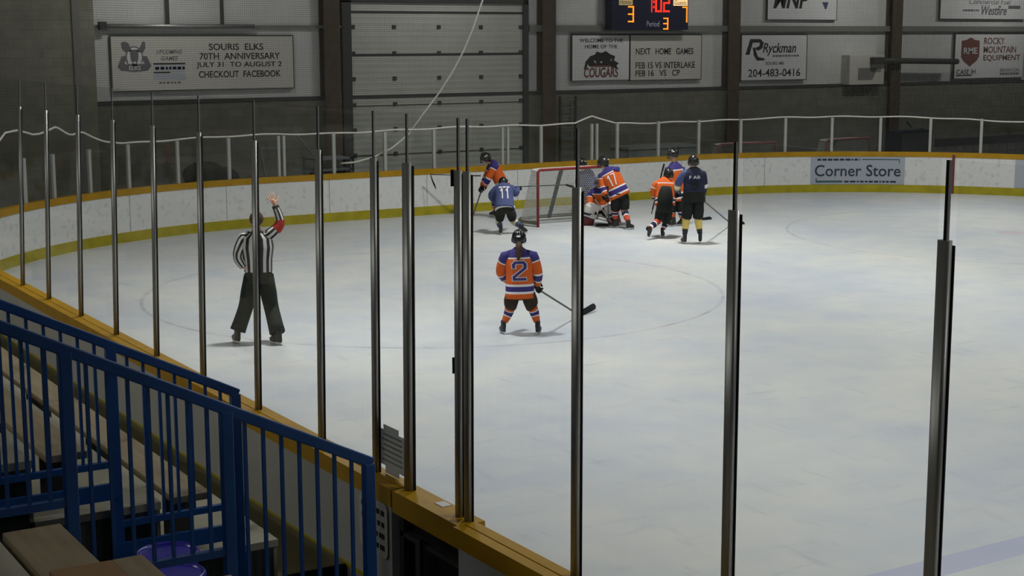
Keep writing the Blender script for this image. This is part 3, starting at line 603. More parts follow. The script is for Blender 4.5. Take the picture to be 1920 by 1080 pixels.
# ------------------------------------------------------------------ clutter behind the far glass
t = thing('metal_rack', 'pale tubular metal rack behind the left far glass', 'rack', (8.85, 1.45, -.045))
for a, b in (((-.3, 0, 1.62), (-.02, 0, .0)), ((.1, 0, 1.6), (.3, 0, .0)), ((-.3, 0, 1.62), (.45, 0, 1.62)), ((-.1, 0, .75), (.45, 0, .75))): MB().beam(a, b, .04, .04).build('tube', 'crate', t)
t = thing('storage_cart', 'grey pipe cart behind the far glass left of the overhead door', 'cart', (10.25, 1.6, -.045))
for x in (-.45, .45):
    for y in (-.3, .3): MB().box(x-.02, x+.02, y-.02, y+.02, 0, 1.35).build('upright', 'crate', t)
for z in (.75, 1.05, 1.3): MB().box(-.47, .47, -.32, .32, z, z+.04).build('shelf', 'crate', t)
MB().box(-.35, .35, -.25, .25, .79, 1.0).build('bin', 'dark', t)
MB().beam((-.8, 0, 1.95), (-.3, 0, 1.35), .04, .04).build('handle', 'crate', t)
t = thing('equipment_pile', 'heap of dark equipment bags behind the far glass at left', 'bags', (7.3, 1.4, -.045))
for (x, y, z, a, b, c) in ((-.1, 0, 1.1, .5, .35, .3), (.35, .1, 1.0, .4, .3, .25), (-.2, .1, .5, .8, .45, .5), (.5, .0, .45, .5, .4, .45)):
    MB().loft([[Vector((x+a*math.sin(PI*i/8)*math.cos(2*PI*k/14), y+b*math.sin(PI*i/8)*math.sin(2*PI*k/14), z-c*math.cos(PI*i/8))) for k in range(14)] for i in range(1, 8)]).build('bag', 'mat_navy' if x > 0 else 'black', t)
t = thing('storage_crate', 'long pale grey crate behind the far glass right of the goal', 'crate', (19.2, 1.0, -.045))
MB().box(-1.1, 1.1, -.4, .4, 0, 1.25).build('crate_body', 'crate', t, .01); MB().box(-1.13, 1.13, -.43, .43, 1.25, 1.31).build('crate_lid', 'crate', t)
t = thing('equipment_cabinet', 'dark cabinet behind the far glass right of the spare goals', 'cabinet', (28.7, 1.3, -.045))
MB().box(-.65, .65, -.3, .3, 0, 1.36).build('cabinet_body', 'mat_navy', t, .01); MB().box(-.62, -.01, -.32, -.3, .05, 1.3).build('door', 'dark', t); MB().box(.01, .62, -.32, -.3, .05, 1.3).build('door', 'dark', t)
t = thing('players_bench', 'dark slatted bench behind the far glass at right', 'bench', (32.0, 1.1, -.045))
MB().box(-2.4, 2.4, -.02, .05, .85, 1.08).build('backrest_board', 'dark', t); MB().box(-2.4, 2.4, -.4, .0, .42, .47).build('seat', 'bench_edge', t)
for k in range(13): MB().box(-2.3+k*.38-.02, -2.3+k*.38+.02, .0, .04, 0, .85).build('spindle', 'crate', t)
MB().box(-2.4, 2.4, -.02, .06, .68, .71).build('rail', 'crate', t)
def hstick(label, A, Bp, T, curve=(0, 0, 0), blade='tape', sh='shaft', hs=1.0):
    A, Bp, T = Vector(A), Vector(Bp), Vector(T); t = thing('hockey_stick', label, 'hockey stick', Bp)
    MB().beam(A-Bp, (0, 0, .02), .026, .02).build('shaft', sh, t, .003); d = (A-Bp).normalized()
    MB().beam(A-Bp-d*.0, A-Bp-d*.16, .03, .024).build('grip', 'tape', t)
    n = 8; rings = []; w = (T-Bp); side = w.cross(Vector((0, 0, 1))).normalized(); cv = Vector(curve); hgt = .075*hs*w.length/.33
    for i in range(n+1):
        f = i/n; c = w*f+cv*f*f; hh = hgt*(.75+.35*f if f < .8 else 1.03*(1-.55*((f-.8)/.2)**2))
        rings.append([c+side*sgn*.006+Vector((0, 0, zz)) for sgn, zz in ((-1, 0), (1, 0), (1, hh), (-1, hh))])
    MB().loft(rings, 0, False).build('blade', blade, t); return t
hstick('black hockey stick leaning behind the far glass on the dark cabinet', (29.2, 1.2, 1.34), (28.72, 1.25, 1.38), (28.5, 1.25, 1.54))
# ------------------------------------------------------------------ people
def smooth(pts, n=6):
    pts = [Vector(p) for p in pts]
    if len(pts) == 2: return [pts[0].lerp(pts[1], i/(2*n)) for i in range(2*n+1)]
    out = []
    for i in range(len(pts)-1):
        p0 = pts[max(i-1, 0)]; p1 = pts[i]; p2 = pts[i+1]; p3 = pts[min(i+2, len(pts)-1)]
        for k in range(n):
            t = k/n; out.append(.5*((2*p1)+(p2-p0)*t+(2*p0-5*p1+4*p2-p3)*t*t+(3*p1-p0-3*p2+p3)*t**3))
    return out+[pts[-1]]
def interp(tab, t):
    for (a, va), (b, vb) in zip(tab[:-1], tab[1:]):
        if t <= b:
            f = 0 if b == a else (t-a)/(b-a); f = max(0, f)
            return tuple(x+(y-x)*f for x, y in zip(va, vb)) if isinstance(va, tuple) else va+(vb-va)*f
    return tab[-1][1]
class Path:
    def __init__(s, pts, n=10):
        s.p = smooth(pts, n); s.L = [0]
        for a, b in zip(s.p[:-1], s.p[1:]): s.L.append(s.L[-1]+(b-a).length)
    def at(s, t):
        d = t*s.L[-1]
        for i in range(len(s.p)-1):
            if d <= s.L[i+1]+1e-9:
                f = (d-s.L[i])/max(1e-9, s.L[i+1]-s.L[i]); return s.p[i].lerp(s.p[i+1], f)
        return s.p[-1]
    def tan(s, t): return (s.at(min(1, t+.02))-s.at(max(0, t-.02))).normalized()
def banded(path, prof, bands, side, n=20, mats=None, extra=10, power=2.3, segmat=None, mb=None):
    # prof: [(t, (a, b))]; bands: [(t0, t1, material)] later ones win; returns the mesh builder and the surface function
    ts = sorted(set([i/extra for i in range(extra+1)]+[min(1, max(0, x)) for b in bands for x in b[:2]]+[p[0] for p in prof]))
    ts = [t for i, t in enumerate(ts) if i == 0 or t-ts[i-1] > 1e-5]; names = []; side = Vector(side).normalized()
    def frame(t):
        d = path.tan(t); s_ = (side-d*side.dot(d)).normalized(); return path.at(t), s_, d.cross(s_)
    def surf(t, a, off=0):
        c, s_, f_ = frame(t); ra, rb = interp(prof, t); ca, sa = math.cos(a), math.sin(a); k = (abs(ca)**power+abs(sa)**power)**(-1/power)
        return c+s_*(ra+off)*k*ca+f_*(rb+off)*k*sa
    rings = [[surf(t, 2*PI*k/n) for k in range(n)] for t in ts]
    def band(i, j):
        tm = (ts[i]+ts[i+1])/2; m = None
        for b in bands:
            if b[0] <= tm <= b[1]: m = b[2] if isinstance(b[2], str) else b[2][j % len(b[2])]
        if m not in mats: mats.append(m)
        return mats.index(m)
    (mb or MB()).loft(rings, band) if mb is None else mb.loft(rings, band)
    return surf
def ball(mb, c, axes, mi=0, n=16, m=10, cut=None):
    X, Y, Z = axes; rings = []
    for i in range(m+1):
        p = PI*i/m; p = min(max(p, .04), PI-.04)
        rings.append([Vector(c)+X*math.sin(p)*math.cos(2*PI*k/n)+Y*math.sin(p)*math.sin(2*PI*k/n)+Z*math.cos(p) for k in range(n)])
    return mb.loft(rings, mi)
def skin_body(name, verts, edges, radii, root, m, parent):
    me = bpy.data.meshes.new(name); me.from_pydata(verts, edges, []); o = bpy.data.objects.new(name, me); COL.objects.link(o)
    sk = o.modifiers.new('skin', 'SKIN'); sk.use_smooth_shade = True
    for i, d in enumerate(me.skin_vertices[0].data): d.radius = (radii[i][0], radii[i][1]) if isinstance(radii[i], tuple) else (radii[i], radii[i]); d.use_root = i == root
    sb = o.modifiers.new('sub', 'SUBSURF'); sb.levels = sb.render_levels = 1
    dg = bpy.context.evaluated_depsgraph_get(); dg.update(); nm = bpy.data.meshes.new_from_object(o.evaluated_get(dg))
    o.modifiers.clear(); o.data = nm; nm.name = name; nm.materials.clear(); nm.materials.append(MT[m])
    for p in nm.polygons: p.use_smooth = True
    o.parent = parent; return o
FWD = Vector((0, 1, 0))
STROKE = {'1': [(.2, .8), (.55, 1), (.55, 0)], '2': [(0, .72), (0, .88), (.14, 1), (.86, 1), (1, .88), (1, .66), (0, .14), (0, 0), (1, 0)], '7': [(0, 1), (1, 1), (.35, 0)], '5': [(1, 1), (0, 1), (0, .58), (.86, .58), (1, .46), (1, .12), (.86, 0), (0, 0)]}
def block_number(txt, fn, w, h, sw, m, parent):
    n = len(txt); cw = w/n*(1 if n == 1 else .72); mb = MB()
    for i, ch in enumerate(txt):
        cx = (i-(n-1)/2)*w/n; pts = [(cx+(x-.5)*cw, (y-.5)*h) for x, y in STROKE[ch]]
        for (x0, y0), (x1, y1) in zip(pts[:-1], pts[1:]):
            L = math.hypot(x1-x0, y1-y0); dx_, dy_ = (x1-x0)/L, (y1-y0)/L; q = sw*.42
            a = (x0-dx_*q, y0-dy_*q); b = (x1+dx_*q, y1+dy_*q); k = 4
            for j in range(k):
                c0 = [a[t]+(b[t]-a[t])*j/k for t in (0, 1)]; c1 = [a[t]+(b[t]-a[t])*(j+1)/k for t in (0, 1)]
                quad = [(c0[0]-dy_*sw/2, c0[1]+dx_*sw/2), (c0[0]+dy_*sw/2, c0[1]-dx_*sw/2), (c1[0]+dy_*sw/2, c1[1]-dx_*sw/2), (c1[0]-dy_*sw/2, c1[1]+dx_*sw/2)]
                mb.add([fn(u, v, 0) for u, v in quad]+[fn(u, v, .003) for u, v in quad], [(0, 1, 2, 3), (7, 6, 5, 4), (0, 4, 5, 1), (1, 5, 6, 2), (2, 6, 7, 3), (3, 7, 4, 0)])
    return mb.build('number', m, parent)
class Figure:
    def __init__(s, name, label, root, px, scale, tan, k, group=None):
        s.t = thing(name, label, 'person', (root[0], root[1], 0), -YAW, group); s.ax, s.ay = px; s.S = scale; s.tan = tan; s.k = k
    def J(s, x, y, dv=0):                  # figure sketch units (one unit = 1/scale metre) to metres in the figure's own frame
        return Vector(((x-s.ax)/s.S, dv, (s.ay-y)/s.S-dv*s.tan))
    def G(s, x, y):                        # a point on the ice
        return Vector(((x-s.ax)/s.S, (s.ay-y)/(s.S*s.tan), 0))
    def body(s, P, head_f, fingers=()):
        k = s.k; V = []; E_ = []; Rr = []
        def v(p, r, par=None):
            V.append(Vector(p)); Rr.append(r if isinstance(r, tuple) else r*k)
            if par is not None: E_.append((par, len(V)-1))
            return len(V)-1
        pel = v(P['pelvis'], .08); wa = v(P['pelvis'].lerp(P['chest'], .45), .1, pel); ch = v(P['pelvis'].lerp(P['chest'], .85), .11, wa)
        nk = v(P['chest'].lerp(P['head'], .3), .05, ch); hd0 = v(P['head']-Vector((0, 0, .06*k))+head_f*.012*k, .066, nk); hd1 = v(P['head']+Vector((0, 0, .035*k)), .082, hd0); v(P['head']+Vector((0, 0, .095*k)), .05, hd1)
        for q in 'LR':
            sh = v(P['sh'+q].lerp(P['chest'], .12), .055, ch); el = v(P['el'+q], .04, v(P['sh'+q].lerp(P['el'+q], .45), .046, sh)); wr = v(P['wr'+q], .027, v(P['el'+q].lerp(P['wr'+q], .4), .037, el))
            d = (P['ha'+q]-P['wr'+q]).normalized(); pm = v(P['wr'+q]+d*.05*k, (.038*k, .018*k), wr)
            if q in fingers:
                upv = P['palm'+q]; sd = d.cross(upv).normalized()
                for i, (o_, L) in enumerate(((-.033, .075), (-.011, .088), (.011, .082), (.033, .062))):
                    b = v(P['wr'+q]+d*.095*k+sd*o_*k*1.1, .0095, pm); c = v(V[b]+(d+sd*o_*5+upv*.15).normalized()*L*.5*k, .0088, b); v(V[c]+(d+sd*o_*4+upv*.5).normalized()*L*.5*k, .008, c)
                b = v(P['wr'+q]+d*.045*k-sd*.052*k, .0105, pm); c = v(V[b]+(d*.6-sd*.9+upv*.3).normalized()*.035*k, .0095, b); v(V[c]+(d*.9-sd*.4+upv*.3).normalized()*.03*k, .0085, c)
            else: v(P['wr'+q]+d*.12*k, .022, pm)
            hp = v(P['hp'+q], .065, pel); kn = v(P['kn'+q], .052, v(P['hp'+q].lerp(P['kn'+q], .5), .06, hp)); an = v(P['an'+q], .028, v(P['kn'+q].lerp(P['an'+q], .35), .05, kn)); v(P['an'+q]+P['toe'+q]*.06*k-(Vector((0, 0, .04*k)) if P['toe'+q].z > -.5 else Vector()), .024, an)
        b = skin_body('body', V, E_, Rr, 0, 'skin', s.t)
        # face on the head
        up_ = Vector((0, 0, 1)); sd = head_f.cross(up_).normalized(); h = P['head']
        mb = MB(); 
        for q in (-1, 1): ball(mb := MB(), h+head_f*.083*k+sd*.031*k*q+up_*.012*k, (sd*.012*k, head_f*.008*k, up_*.008*k), 0, 10, 6); mb.build('eye', 'ink', s.t); ball(mb := MB(), h+sd*.08*k*q-up_*.01*k, (sd*.012*k, head_f*.022*k, up_*.032*k), 0, 10, 6); mb.build('ear', 'skin', s.t)
        ball(mb := MB(), h+head_f*.092*k-up_*.018*k, (sd*.013*k, head_f*.02*k, up_*.024*k), 0, 10, 6); mb.build('nose', 'skin', s.t)
        ball(mb := MB(), h+head_f*.076*k-up_*.055*k, (sd*.026*k, head_f*.01*k, up_*.007*k), 0, 10, 6); mb.build('mouth', 'maroon', s.t)
        return b
    def torso(s, pts, side, prof, bands, name='jersey', n=24, sleeves=()):
        mats = []; mb = MB(); s.tp = Path(pts); s.ts = banded(s.tp, [(t, (a*s.k, b*s.k)) for t, (a, b) in prof], bands, side, n, mats, 14, 2.4, mb=mb)
        for (sp, sprof, sb) in sleeves: banded(Path(sp), [(t, (a*s.k, a*s.k)) for t, a in sprof], sb, Vector((.3, 1, .2)), 14, mats, 10, 2, mb=mb)
        s.jersey = mb.build(name, mats, s.t); return s.jersey
    def number(s, txt, t0, w, h, m, outline=None, ang=-PI/2, flip=1):
        L = s.tp.L[-1]
        if all(c in STROKE for c in txt):
            for sw, off, mm in ((.42, .004, outline), (.27, .008, m)):
                if mm: block_number(txt, lambda u, v, d: s.ts(min(.95, max(.02, t0+v/L)), ang+flip*u/(.20*s.k), off+d), w, h, sw*w/len(txt)*(1 if len(txt) == 1 else .85), mm, s.jersey)
            return
        ra, rb = interp([(0, (.2, .2)), (1, (.2, .2))], .5)
        for (b, off, mm) in (((.055, .004, outline), (.0, .008, m)) if outline else ((.0, .006, m),)):
            ex = 1.16 if b else 1
            text(txt, mm, s.jersey, lambda u, v, d: s.ts(min(.95, max(.02, t0+v/L)), ang+flip*u/(.20*s.k), off+d), w*ex, h*ex, b, 0, 'number')
    def legs(s, P, pants, bands_p=None, sock=None, lenp=1.08, wide=1.0, prof=None, kn=.72):
        mats = []; mb = MB(); k = s.k
        sd = (P['hpR']-P['hpL']).normalized()
        banded(Path([P['pelvis']+Vector((0, 0, .12*k)), P['pelvis'], P['pelvis']-Vector((0, 0, .1*k))], 4), [(0, (.15*k, .115*k)), (.5, (.185*k*wide, .14*k)), (1, (.15*k, .12*k))], [(0, 1, pants)], sd, 18, mats, 6, 2.4, mb=mb)
        for q in 'LR':
            a, b, c = P['hp'+q], P['kn'+q], P['an'+q]
            end = a.lerp(b, lenp) if lenp <= 1 else b.lerp(c, lenp-1)
            pts = [a+Vector((0, 0, .05*k)), a.lerp(b, .5), end] if lenp <= 1.05 else [a+Vector((0, 0, .05*k)), a.lerp(b, .5), b, end]
            banded(Path(pts), prof and [(t, (x*k, x*k)) for t, x in prof] or [(0, (.105*k*wide, .12*k)), (.6, (.118*k*wide, .125*k)), (1, (.105*k*wide, .112*k))], bands_p or [(0, 1, pants)], sd, 16, mats, 8, 2.2, mb=mb)
        mb.build('pants', mats, s.t)
        for q in 'LR':
            if sock:
                mats = []; mb = MB(); b, c = P['kn'+q], P['an'+q]; d = (c-b).normalized()
                banded(Path([P['hp'+q].lerp(b, kn), b, c-d*.05*k]), [(0, (.082*k, .082*k)), (.35, (.08*k, .085*k)), (.6, (.072*k, .078*k)), (1, (.05*k, .055*k))], sock, sd, 14, mats, 8, 2, mb=mb); mb.build('sock', mats, s.t)
    def skate(s, an, toe, pitch=0, boot='boot', solev=None):
        k = s.k; f = Vector(toe).normalized(); z = Vector(solev).normalized() if solev else Vector((0, 0, 1)); f = (f-z*f.dot(z)).normalized(); sd = f.cross(z)
        o = Vector(an)-z*.15*k       # under the ankle, at ice level of the blade
        k *= .87; W = lambda x, y, h: o+f*x*k+sd*y*k+z*h*k
        secs = [(.05, .045, .125, .036), (.07, .045, .135, .042), (.1, .045, .132, .045), (.125, .025, .108, .046), (.155, -.008, .07, .046), (.2, -.012, .058, .046), (.24, -.01, .06, .05), (.25, -.01, .05, .04)]
        b = MB(); b.loft([[W(cx+hl*math.cos(2*PI*i/18), hw*math.sin(2*PI*i/18), h) for i in range(18)] for h, cx, hl, hw in secs]); bo = b.build('skate', boot, s.t)
        hd = MB()
        for cx in (-.045, .12): hd.loft([[W(cx+x*sc_, y, h) for x, y in ((-.04, -.009), (.04, -.009), (.04, .009), (-.04, .009))] for h, sc_ in ((.022, 1.25), (.052, .8))], 0, False)
        hd.build('blade_holder', 'holder', bo)
        bl = MB(); bl.prism([W(x, -.003, h) for x, h in ((-.105, .022), (-.1, .008), (-.07, 0), (.15, 0), (.185, .01), (.195, .022))], sd*.006*k); bl.build('skate_blade', 'steel', bo)
    def glove(s, wr, ha, palm, cuff='glove', curl=1.0):
        k = s.k; d = (ha-wr).normalized(); p = Vector(palm); p = (p-d*p.dot(d)).normalized(); sd = d.cross(p)
        W = lambda x, y, z: wr+d*x*k+sd*y*k+p*z*k
        el = lambda x, a, b, z=0: [W(x, a*math.cos(2*PI*i/14), z+b*math.sin(2*PI*i/14)) for i in range(14)]
        m = MB(); m.loft([el(-.1, .06, .058), el(-.04, .058, .052), el(-.0, .05, .04), el(.05, .056, .036), el(.095, .056, .03), el(.11, .045, .02)])
        g_ = m.build('glove', cuff, s.t)
        for i, y in enumerate((-.04, -.014, .014, .04)):
            L = (.9, 1, .96, .8)[i]; m = MB()
            m.tube([W(.09, y, -.004), W(.09+.045*L, y*1.05, .008), W(.09+.06*L, y*1.05, .04*curl), W(.09+.03*L, y, .066*curl)], [.019*k, .0185*k, .0175*k, .014*k], 8); m.build('finger', 'glove', g_)
        m = MB(); m.tube([W(.035, -.05, .01), W(.07, -.068, .03), W(.1, -.055, .052)], [.021*k, .02*k, .015*k], 8); m.build('thumb', 'glove', g_)
    def helmet(s, h, f, m='helmet', cage=True, marks=(), up_=(0, 0, 1), shell=1.0):
        k = s.k*shell; u = Vector(up_).normalized(); f = Vector(f); f = (f-u*f.dot(u)).normalized(); sd = f.cross(u); h = Vector(h)
        W = lambda x, y, z: h+f*x*k+sd*y*k+u*z*k
        rings = []
        for i in range(9):
            a = i/8; z = .132-.0*a; zz = .135*math.cos(a*PI*.62)+.0; r = math.sin(max(.05, a*PI*.62))
            rings.append([W(.135*r*math.cos(q), .112*r*math.sin(q), zz-.03*max(0, a-.75)*4*(.5-.5*math.cos(q))+.02*max(0, a-.75)*4*max(0, math.cos(q))) for q in [2*PI*j/24 for j in range(24)]])
        o = MB(); o.loft(rings); hm = o.build('helmet', m, s.t)
        e = MB(); e.tube([W(.05*math.cos(q)-.0, .0+.0, .137-.0) if False else W(-.11+.22*q, 0, .137*math.sqrt(max(0, 1-((-.11+.22*q)/.14)**2))+.002) for q in [i/8 for i in range(9)]], .012*k, 6); e.build('helmet_ridge', m, hm)
        for q in (-1, 1):
            e = MB(); ball(e, W(-.005, .105*q, -.035), (f*.035*k, sd*.015*k, u*.045*k), 0, 10, 6); e.build('ear_guard', m, hm)
        for (x, y, z, rr) in marks:
            e = MB(); nrm = (f*x+sd*y+u*z).normalized(); a_ = nrm.cross(u).normalized(); b_ = a_.cross(nrm)
            e.prism([W(x, y, z)+a_*rr*k*ca*1.0+b_*rr*.45*k*sa+nrm*.004 for ca, sa in ((-1, -1), (1, -1), (1, 1), (-1, 1))], nrm*.004); e.build('helmet_sticker', 'white', hm)
        if cage:
            cg = MB(); arcs = []
            for z in (.035, .005, -.025, -.055, -.085): cg.tube([W(.06+.075*math.cos(q), .1*math.sin(q)*(1-.0), z) for q in [-PI/2+PI*i/10 for i in range(11)]], .0035*k, 5)
            for y in (-.075, -.045, -.015, .015, .045, .075): cg.tube([W(.06+.075*math.sqrt(max(0, 1-(y/.1)**2))*(1-.15*i/4), y, .05-.15*i/4) for i in range(5)], .0035*k, 5)
            cg.tube([W(.06+.07*math.cos(q), .085*math.sin(q), -.1) for q in [-PI/2+PI*i/10 for i in range(11)]], .006*k, 5); cg.build('face_cage', 'cage', hm)
        return hm
TP = [(0, (.235, .165)), (.2, (.225, .16)), (.45, (.215, .15)), (.7, (.225, .145)), (.85, (.205, .125)), (.93, (.14, .1)), (1, (.07, .07))]
SP = [(0, .095), (.3, .088), (.6, .078), (1, .07)]
def local_stick(fig, label, A, Bp, T, curve=(0, 0, 0), **kw):
    mw = Matrix.Translation(fig.t.location) @ Matrix.Rotation(-YAW, 4, 'Z'); rot = mw.to_3x3()
    return hstick(label, mw @ Vector(A), mw @ Vector(Bp), mw @ Vector(T), rot @ Vector(curve), **kw)
# --- the orange player with number 2, seen from behind
F = Figure('hockey_player', 'player in orange jersey number 2 with brown ponytail standing near the camera', (6.2, -13.26), (975, 628), 137.9, .196, .86)
J, G = F.J, F.G
P = dict(pelvis=J(975, 548), chest=J(973, 472), head=J(973, 444), shL=J(949, 478), shR=J(998, 478), elL=J(939, 507, .08), wrL=J(951, 521, .25), haL=J(962, 524, .33), elR=J(1008, 510, .0), wrR=J(1006, 531, .08), haR=J(1009, 541, .14),
    hpL=J(961, 553), hpR=J(990, 553), knL=J(954, 584, .08), knR=J(1002, 586, .06), toeL=Vector((-.35, .93, 0)), toeR=Vector((.3, .95, 0)))
P['anL'] = G(940, 626)+Vector((.025, 0, .15*F.k)); P['anR'] = G(1011, 627)+Vector((-.02, 0, .15*F.k)); HF = Vector((.05, 1, -.1)).normalized()
F.body(P, HF)
def std_jersey(F, P, base, yoke, st1, st2, hem, side=(1, 0, 0), hemband=(.06, .26), prof=TP, chest_up=.03):
    top = P['chest']+(P['head']-P['chest'])*.35
    a, b = hemband
    bands = [(0, 1, base), (a, b, st1), (a+.045, b-.045, st2), (.79, 1, st1), (.82, 1, yoke)]
    sl = []
    for q in 'LR':
        sh = P['sh'+q].lerp(P['chest'], .25); sl.append(([sh, P['sh'+q], P['el'+q], P['wr'+q]], SP, [(0, 1, base), (0, .3, st1), (0, .27, yoke), (.62, .86, st1), (.66, .82, st2)]))
    return F.torso([hem, P['pelvis'].lerp(P['chest'], .5), P['chest'], top], side, prof, bands, sleeves=sl)
std_jersey(F, P, 'orange', 'purple', 'white', 'purple', J(975, 557), hemband=(.1, .29))
F.number('2', .56, .13, .225, 'purple', 'white')
oj = [(0, 1, 'orange'), (.34, .7, 'white'), (.4, .64, 'purple')]
F.legs(P, 'brownpants', sock=oj, lenp=.6, kn=.48)
for q in 'LR': F.skate(P['an'+q], P['toe'+q])
F.glove(P['wrR'], P['haR'], (.3, .5, -.8)); F.glove(P['wrL'], P['haL'], (0, .3, -1))
F.helmet(P['head'], HF, marks=((-.128, 0, .035, .03), (-.10, 0, .095, .02)))
mb = MB(); mb.tube([P['head']+Vector((0, -.09, -.05)), P['head']+Vector((.005, -.135, -.12)), P['head']+Vector((0, -.145, -.2)), P['head']+Vector((-.012, -.15, -.29))], [.035, .048, .042, .012], 10); mb.build('ponytail', 'hair', F.t)
hb = MB(); ball(hb, P['head']+Vector((0, -.115, -.075)), (Vector((.03, 0, 0)), Vector((0, .03, 0)), Vector((0, 0, .022)))); hb.build('hair_tie', 'sign', F.t)
tp_ = J(1127, 574, .0); hb_ = G(1093, 590)
local_stick(F, 'black hockey stick held low by the number 2 player, blade on the ice', P['haR']+(P['haR']-hb_).normalized()*.12, hb_, hb_+Vector((.27, .3, 0)), (.0, .14, .03), hs=1.15)
# --- the referee with a raised arm
F = Figure('referee', 'referee in black and white stripes with one arm raised', (2.95, -11.89), (482, 644), 141.5, .198, 1.0)
J, G = F.J, F.G
P = dict(pelvis=J(488, 515), chest=J(488, 438), head=J(486, 413), shL=J(463, 446), shR=J(509, 440), elL=J(452, 478, -.06), wrL=J(463, 500, -.08), haL=J(471, 508, -.06), elR=J(530, 417, .03), wrR=J(522, 384, .03), haR=J(511, 360, .03),
    hpL=J(475, 522), hpR=J(502, 522), knL=J(461, 575, .05), knR=J(507, 573, .12), toeL=Vector((-.55, .8, 0)), toeR=Vector((-.75, .6, 0)), palmR=Vector((-.3, .9, 0)))
P['anL'] = G(442, 644)+Vector((.02, 0, .15)); P['anR'] = G(523, 647)+Vector((0, 0, .15)); HF = Vector((-.25, .95, -.05)).normalized()
F.body(P, HF, 'R')
ST = ['refblack', 'refwhite']
zeb = lambda n: [ST[i % 2] for i in range(n)]
rp = [(0, (.185, .13)), (.3, (.19, .135)), (.6, (.215, .14)), (.82, (.2, .12)), (.92, (.13, .09)), (1, (.062, .062))]
sl = [([P['shL'].lerp(P['chest'], .3), P['shL'], P['elL'], P['wrL']], [(0, .085), (.4, .075), (.8, .06), (1, .048)], [(0, 1, zeb(14))]),
      ([P['shR'].lerp(P['chest'], .3), P['shR'], P['elR'], P['wrR']], [(0, .085), (.4, .07), (.8, .055), (1, .045)], [(0, 1, zeb(14)), (.34, .62, 'red'), (.93, 1, 'refblack')])]
F.torso([J(488, 507), J(488, 472), P['chest'], P['chest']+Vector((0, 0, .05))], (1, 0, 0), rp, [(0, 1, zeb(28)), (.95, 1, 'refblack')], 'striped_shirt', 28, sl)
F.legs(P, 'refpants', lenp=1.93, prof=[(0, .1), (.3, .108), (.6, .098), (.85, .1), (1, .105)])
for q in 'LR': F.skate(P['an'+q], P['toe'+q])
h = P['head']; mb = MB(); ball(mb, h+Vector((.012, -.02, .035)), (Vector((.093, 0, 0)), Vector((0, .1, 0)), Vector((0, 0, .095)))); mb.build('hair', 'hair', F.t)
# --- orange player behind the left end of the goal, bending to the left
def common(F, P, HF, base, yoke, st1, st2, hem, pants, sock, side, hemband=(.06, .24), lenp=.92, helm='helmet', cage=True, upv=(0, 0, 1), marks=()):
    F.body(P, HF); std_jersey(F, P, base, yoke, st1, st2, hem, side, hemband); F.legs(P, pants, sock=sock, lenp=lenp, kn=min(.72, lenp-.12))
    F.helmet(P['head'], HF, helm, cage, marks, upv)
F = Figure('hockey_player', 'orange jersey player bending over a stick behind the left of the goal', (12.99, -1.26), (925, 408), 83.2, .117, .95)
J, G = F.J, F.G
P = dict(pelvis=J(943, 352), chest=J(925, 308), head=J(911, 297), shL=J(921, 312, .14), shR=J(930, 309, -.17), elL=J(911, 333, .2), wrL=J(905, 348, .16), haL=J(901, 355, .14), elR=J(916, 336, -.2), wrR=J(910, 346, -.06), haR=J(905, 352, -.02),
    hpL=J(941, 358, .1), hpR=J(945, 358, -.1), knL=J(928, 382, .14), knR=J(934, 384, -.12), toeL=Vector((-1, .1, 0)), toeR=Vector((-1, -.1, 0)))
P['anL'] = Vector((.05, .18, .15)); P['anR'] = Vector((.16, -.15, .15)); HF = Vector((-.95, -.15, -.25)).normalized()
common(F, P, HF, 'orange', 'purple', 'white', 'purple', J(945, 350), 'black', oj, (.1, -1, 0), marks=((.02, .112, .05, .018), (.02, -.112, .05, .018)))
for q in 'LR': F.skate(P['an'+q], P['toe'+q]); F.glove(P['wr'+q], P['ha'+q], (-.3, .0, -.9))
sb = Vector((-.46, .12, .02)); local_stick(F, 'grey hockey stick held by the bending orange player at the boards', P['haR']+(P['haR']-sb).normalized()*.22, sb, sb+Vector((-.28, .06, 0)))
sb2 = Vector((-1.32, .45, .56)); local_stick(F, 'thin black hockey stick raised level in front of the end boards', (-.28, .28, .92), (-1.42, .3, .93), (-1.36, .25, .62), (.06, 0, 0))
# --- blue player number 11, bent forward in front of the goal
F = Figure('hockey_player', 'blue jersey player number 11 bent forward left of the goal', (11.68, -3.81), (942, 438), 90.6, .127, .88)
J, G = F.J, F.G
P = dict(pelvis=J(947, 392, -.05), chest=J(944, 350, .2), head=J(943, 341, .38), shL=J(932, 353, .18), shR=J(958, 352, .18), elL=J(921, 366, .2), wrL=J(929, 378, .3), haL=J(935, 384, .36), elR=J(966, 362, .28), wrR=J(970, 352, .5), haR=J(973, 350, .58),
    hpL=J(939, 397, -.05), hpR=J(956, 397, -.05), knL=J(935, 416, .1), knR=J(964, 416, .06), toeL=Vector((-.15, .95, 0)), toeR=Vector((.2, .4, -.8)))
P['anL'] = G(939, 440)+Vector((0, .02, .15*F.k)); P['anR'] = J(978, 424, -.18); HF = Vector((.1, .85, -.5)).normalized()
common(F, P, HF, 'royal', 'royal', 'royal', 'royal', J(946, 392, -.08), 'black', [(0, 1, 'cream'), (.7, 1, 'royal')], (1, .1, 0), lenp=.62, upv=(0, .4, .9))
F.number('11', .52, .19, .24, 'white'); F.number('---', .78, .2, .03, 'white')
mb = MB(); banded(Path([P['pelvis'].lerp(P['chest'], -.02), P['pelvis'].lerp(P['chest'], .07)], 3), [(0, (.24*F.k, .172*F.k)), (1, (.236*F.k, .17*F.k))], [(0, 1, 'white')], (1, .1, 0), 24, mm := [], 2, 2.4, mb=mb); mb.build('hem_stripe', mm, F.t)
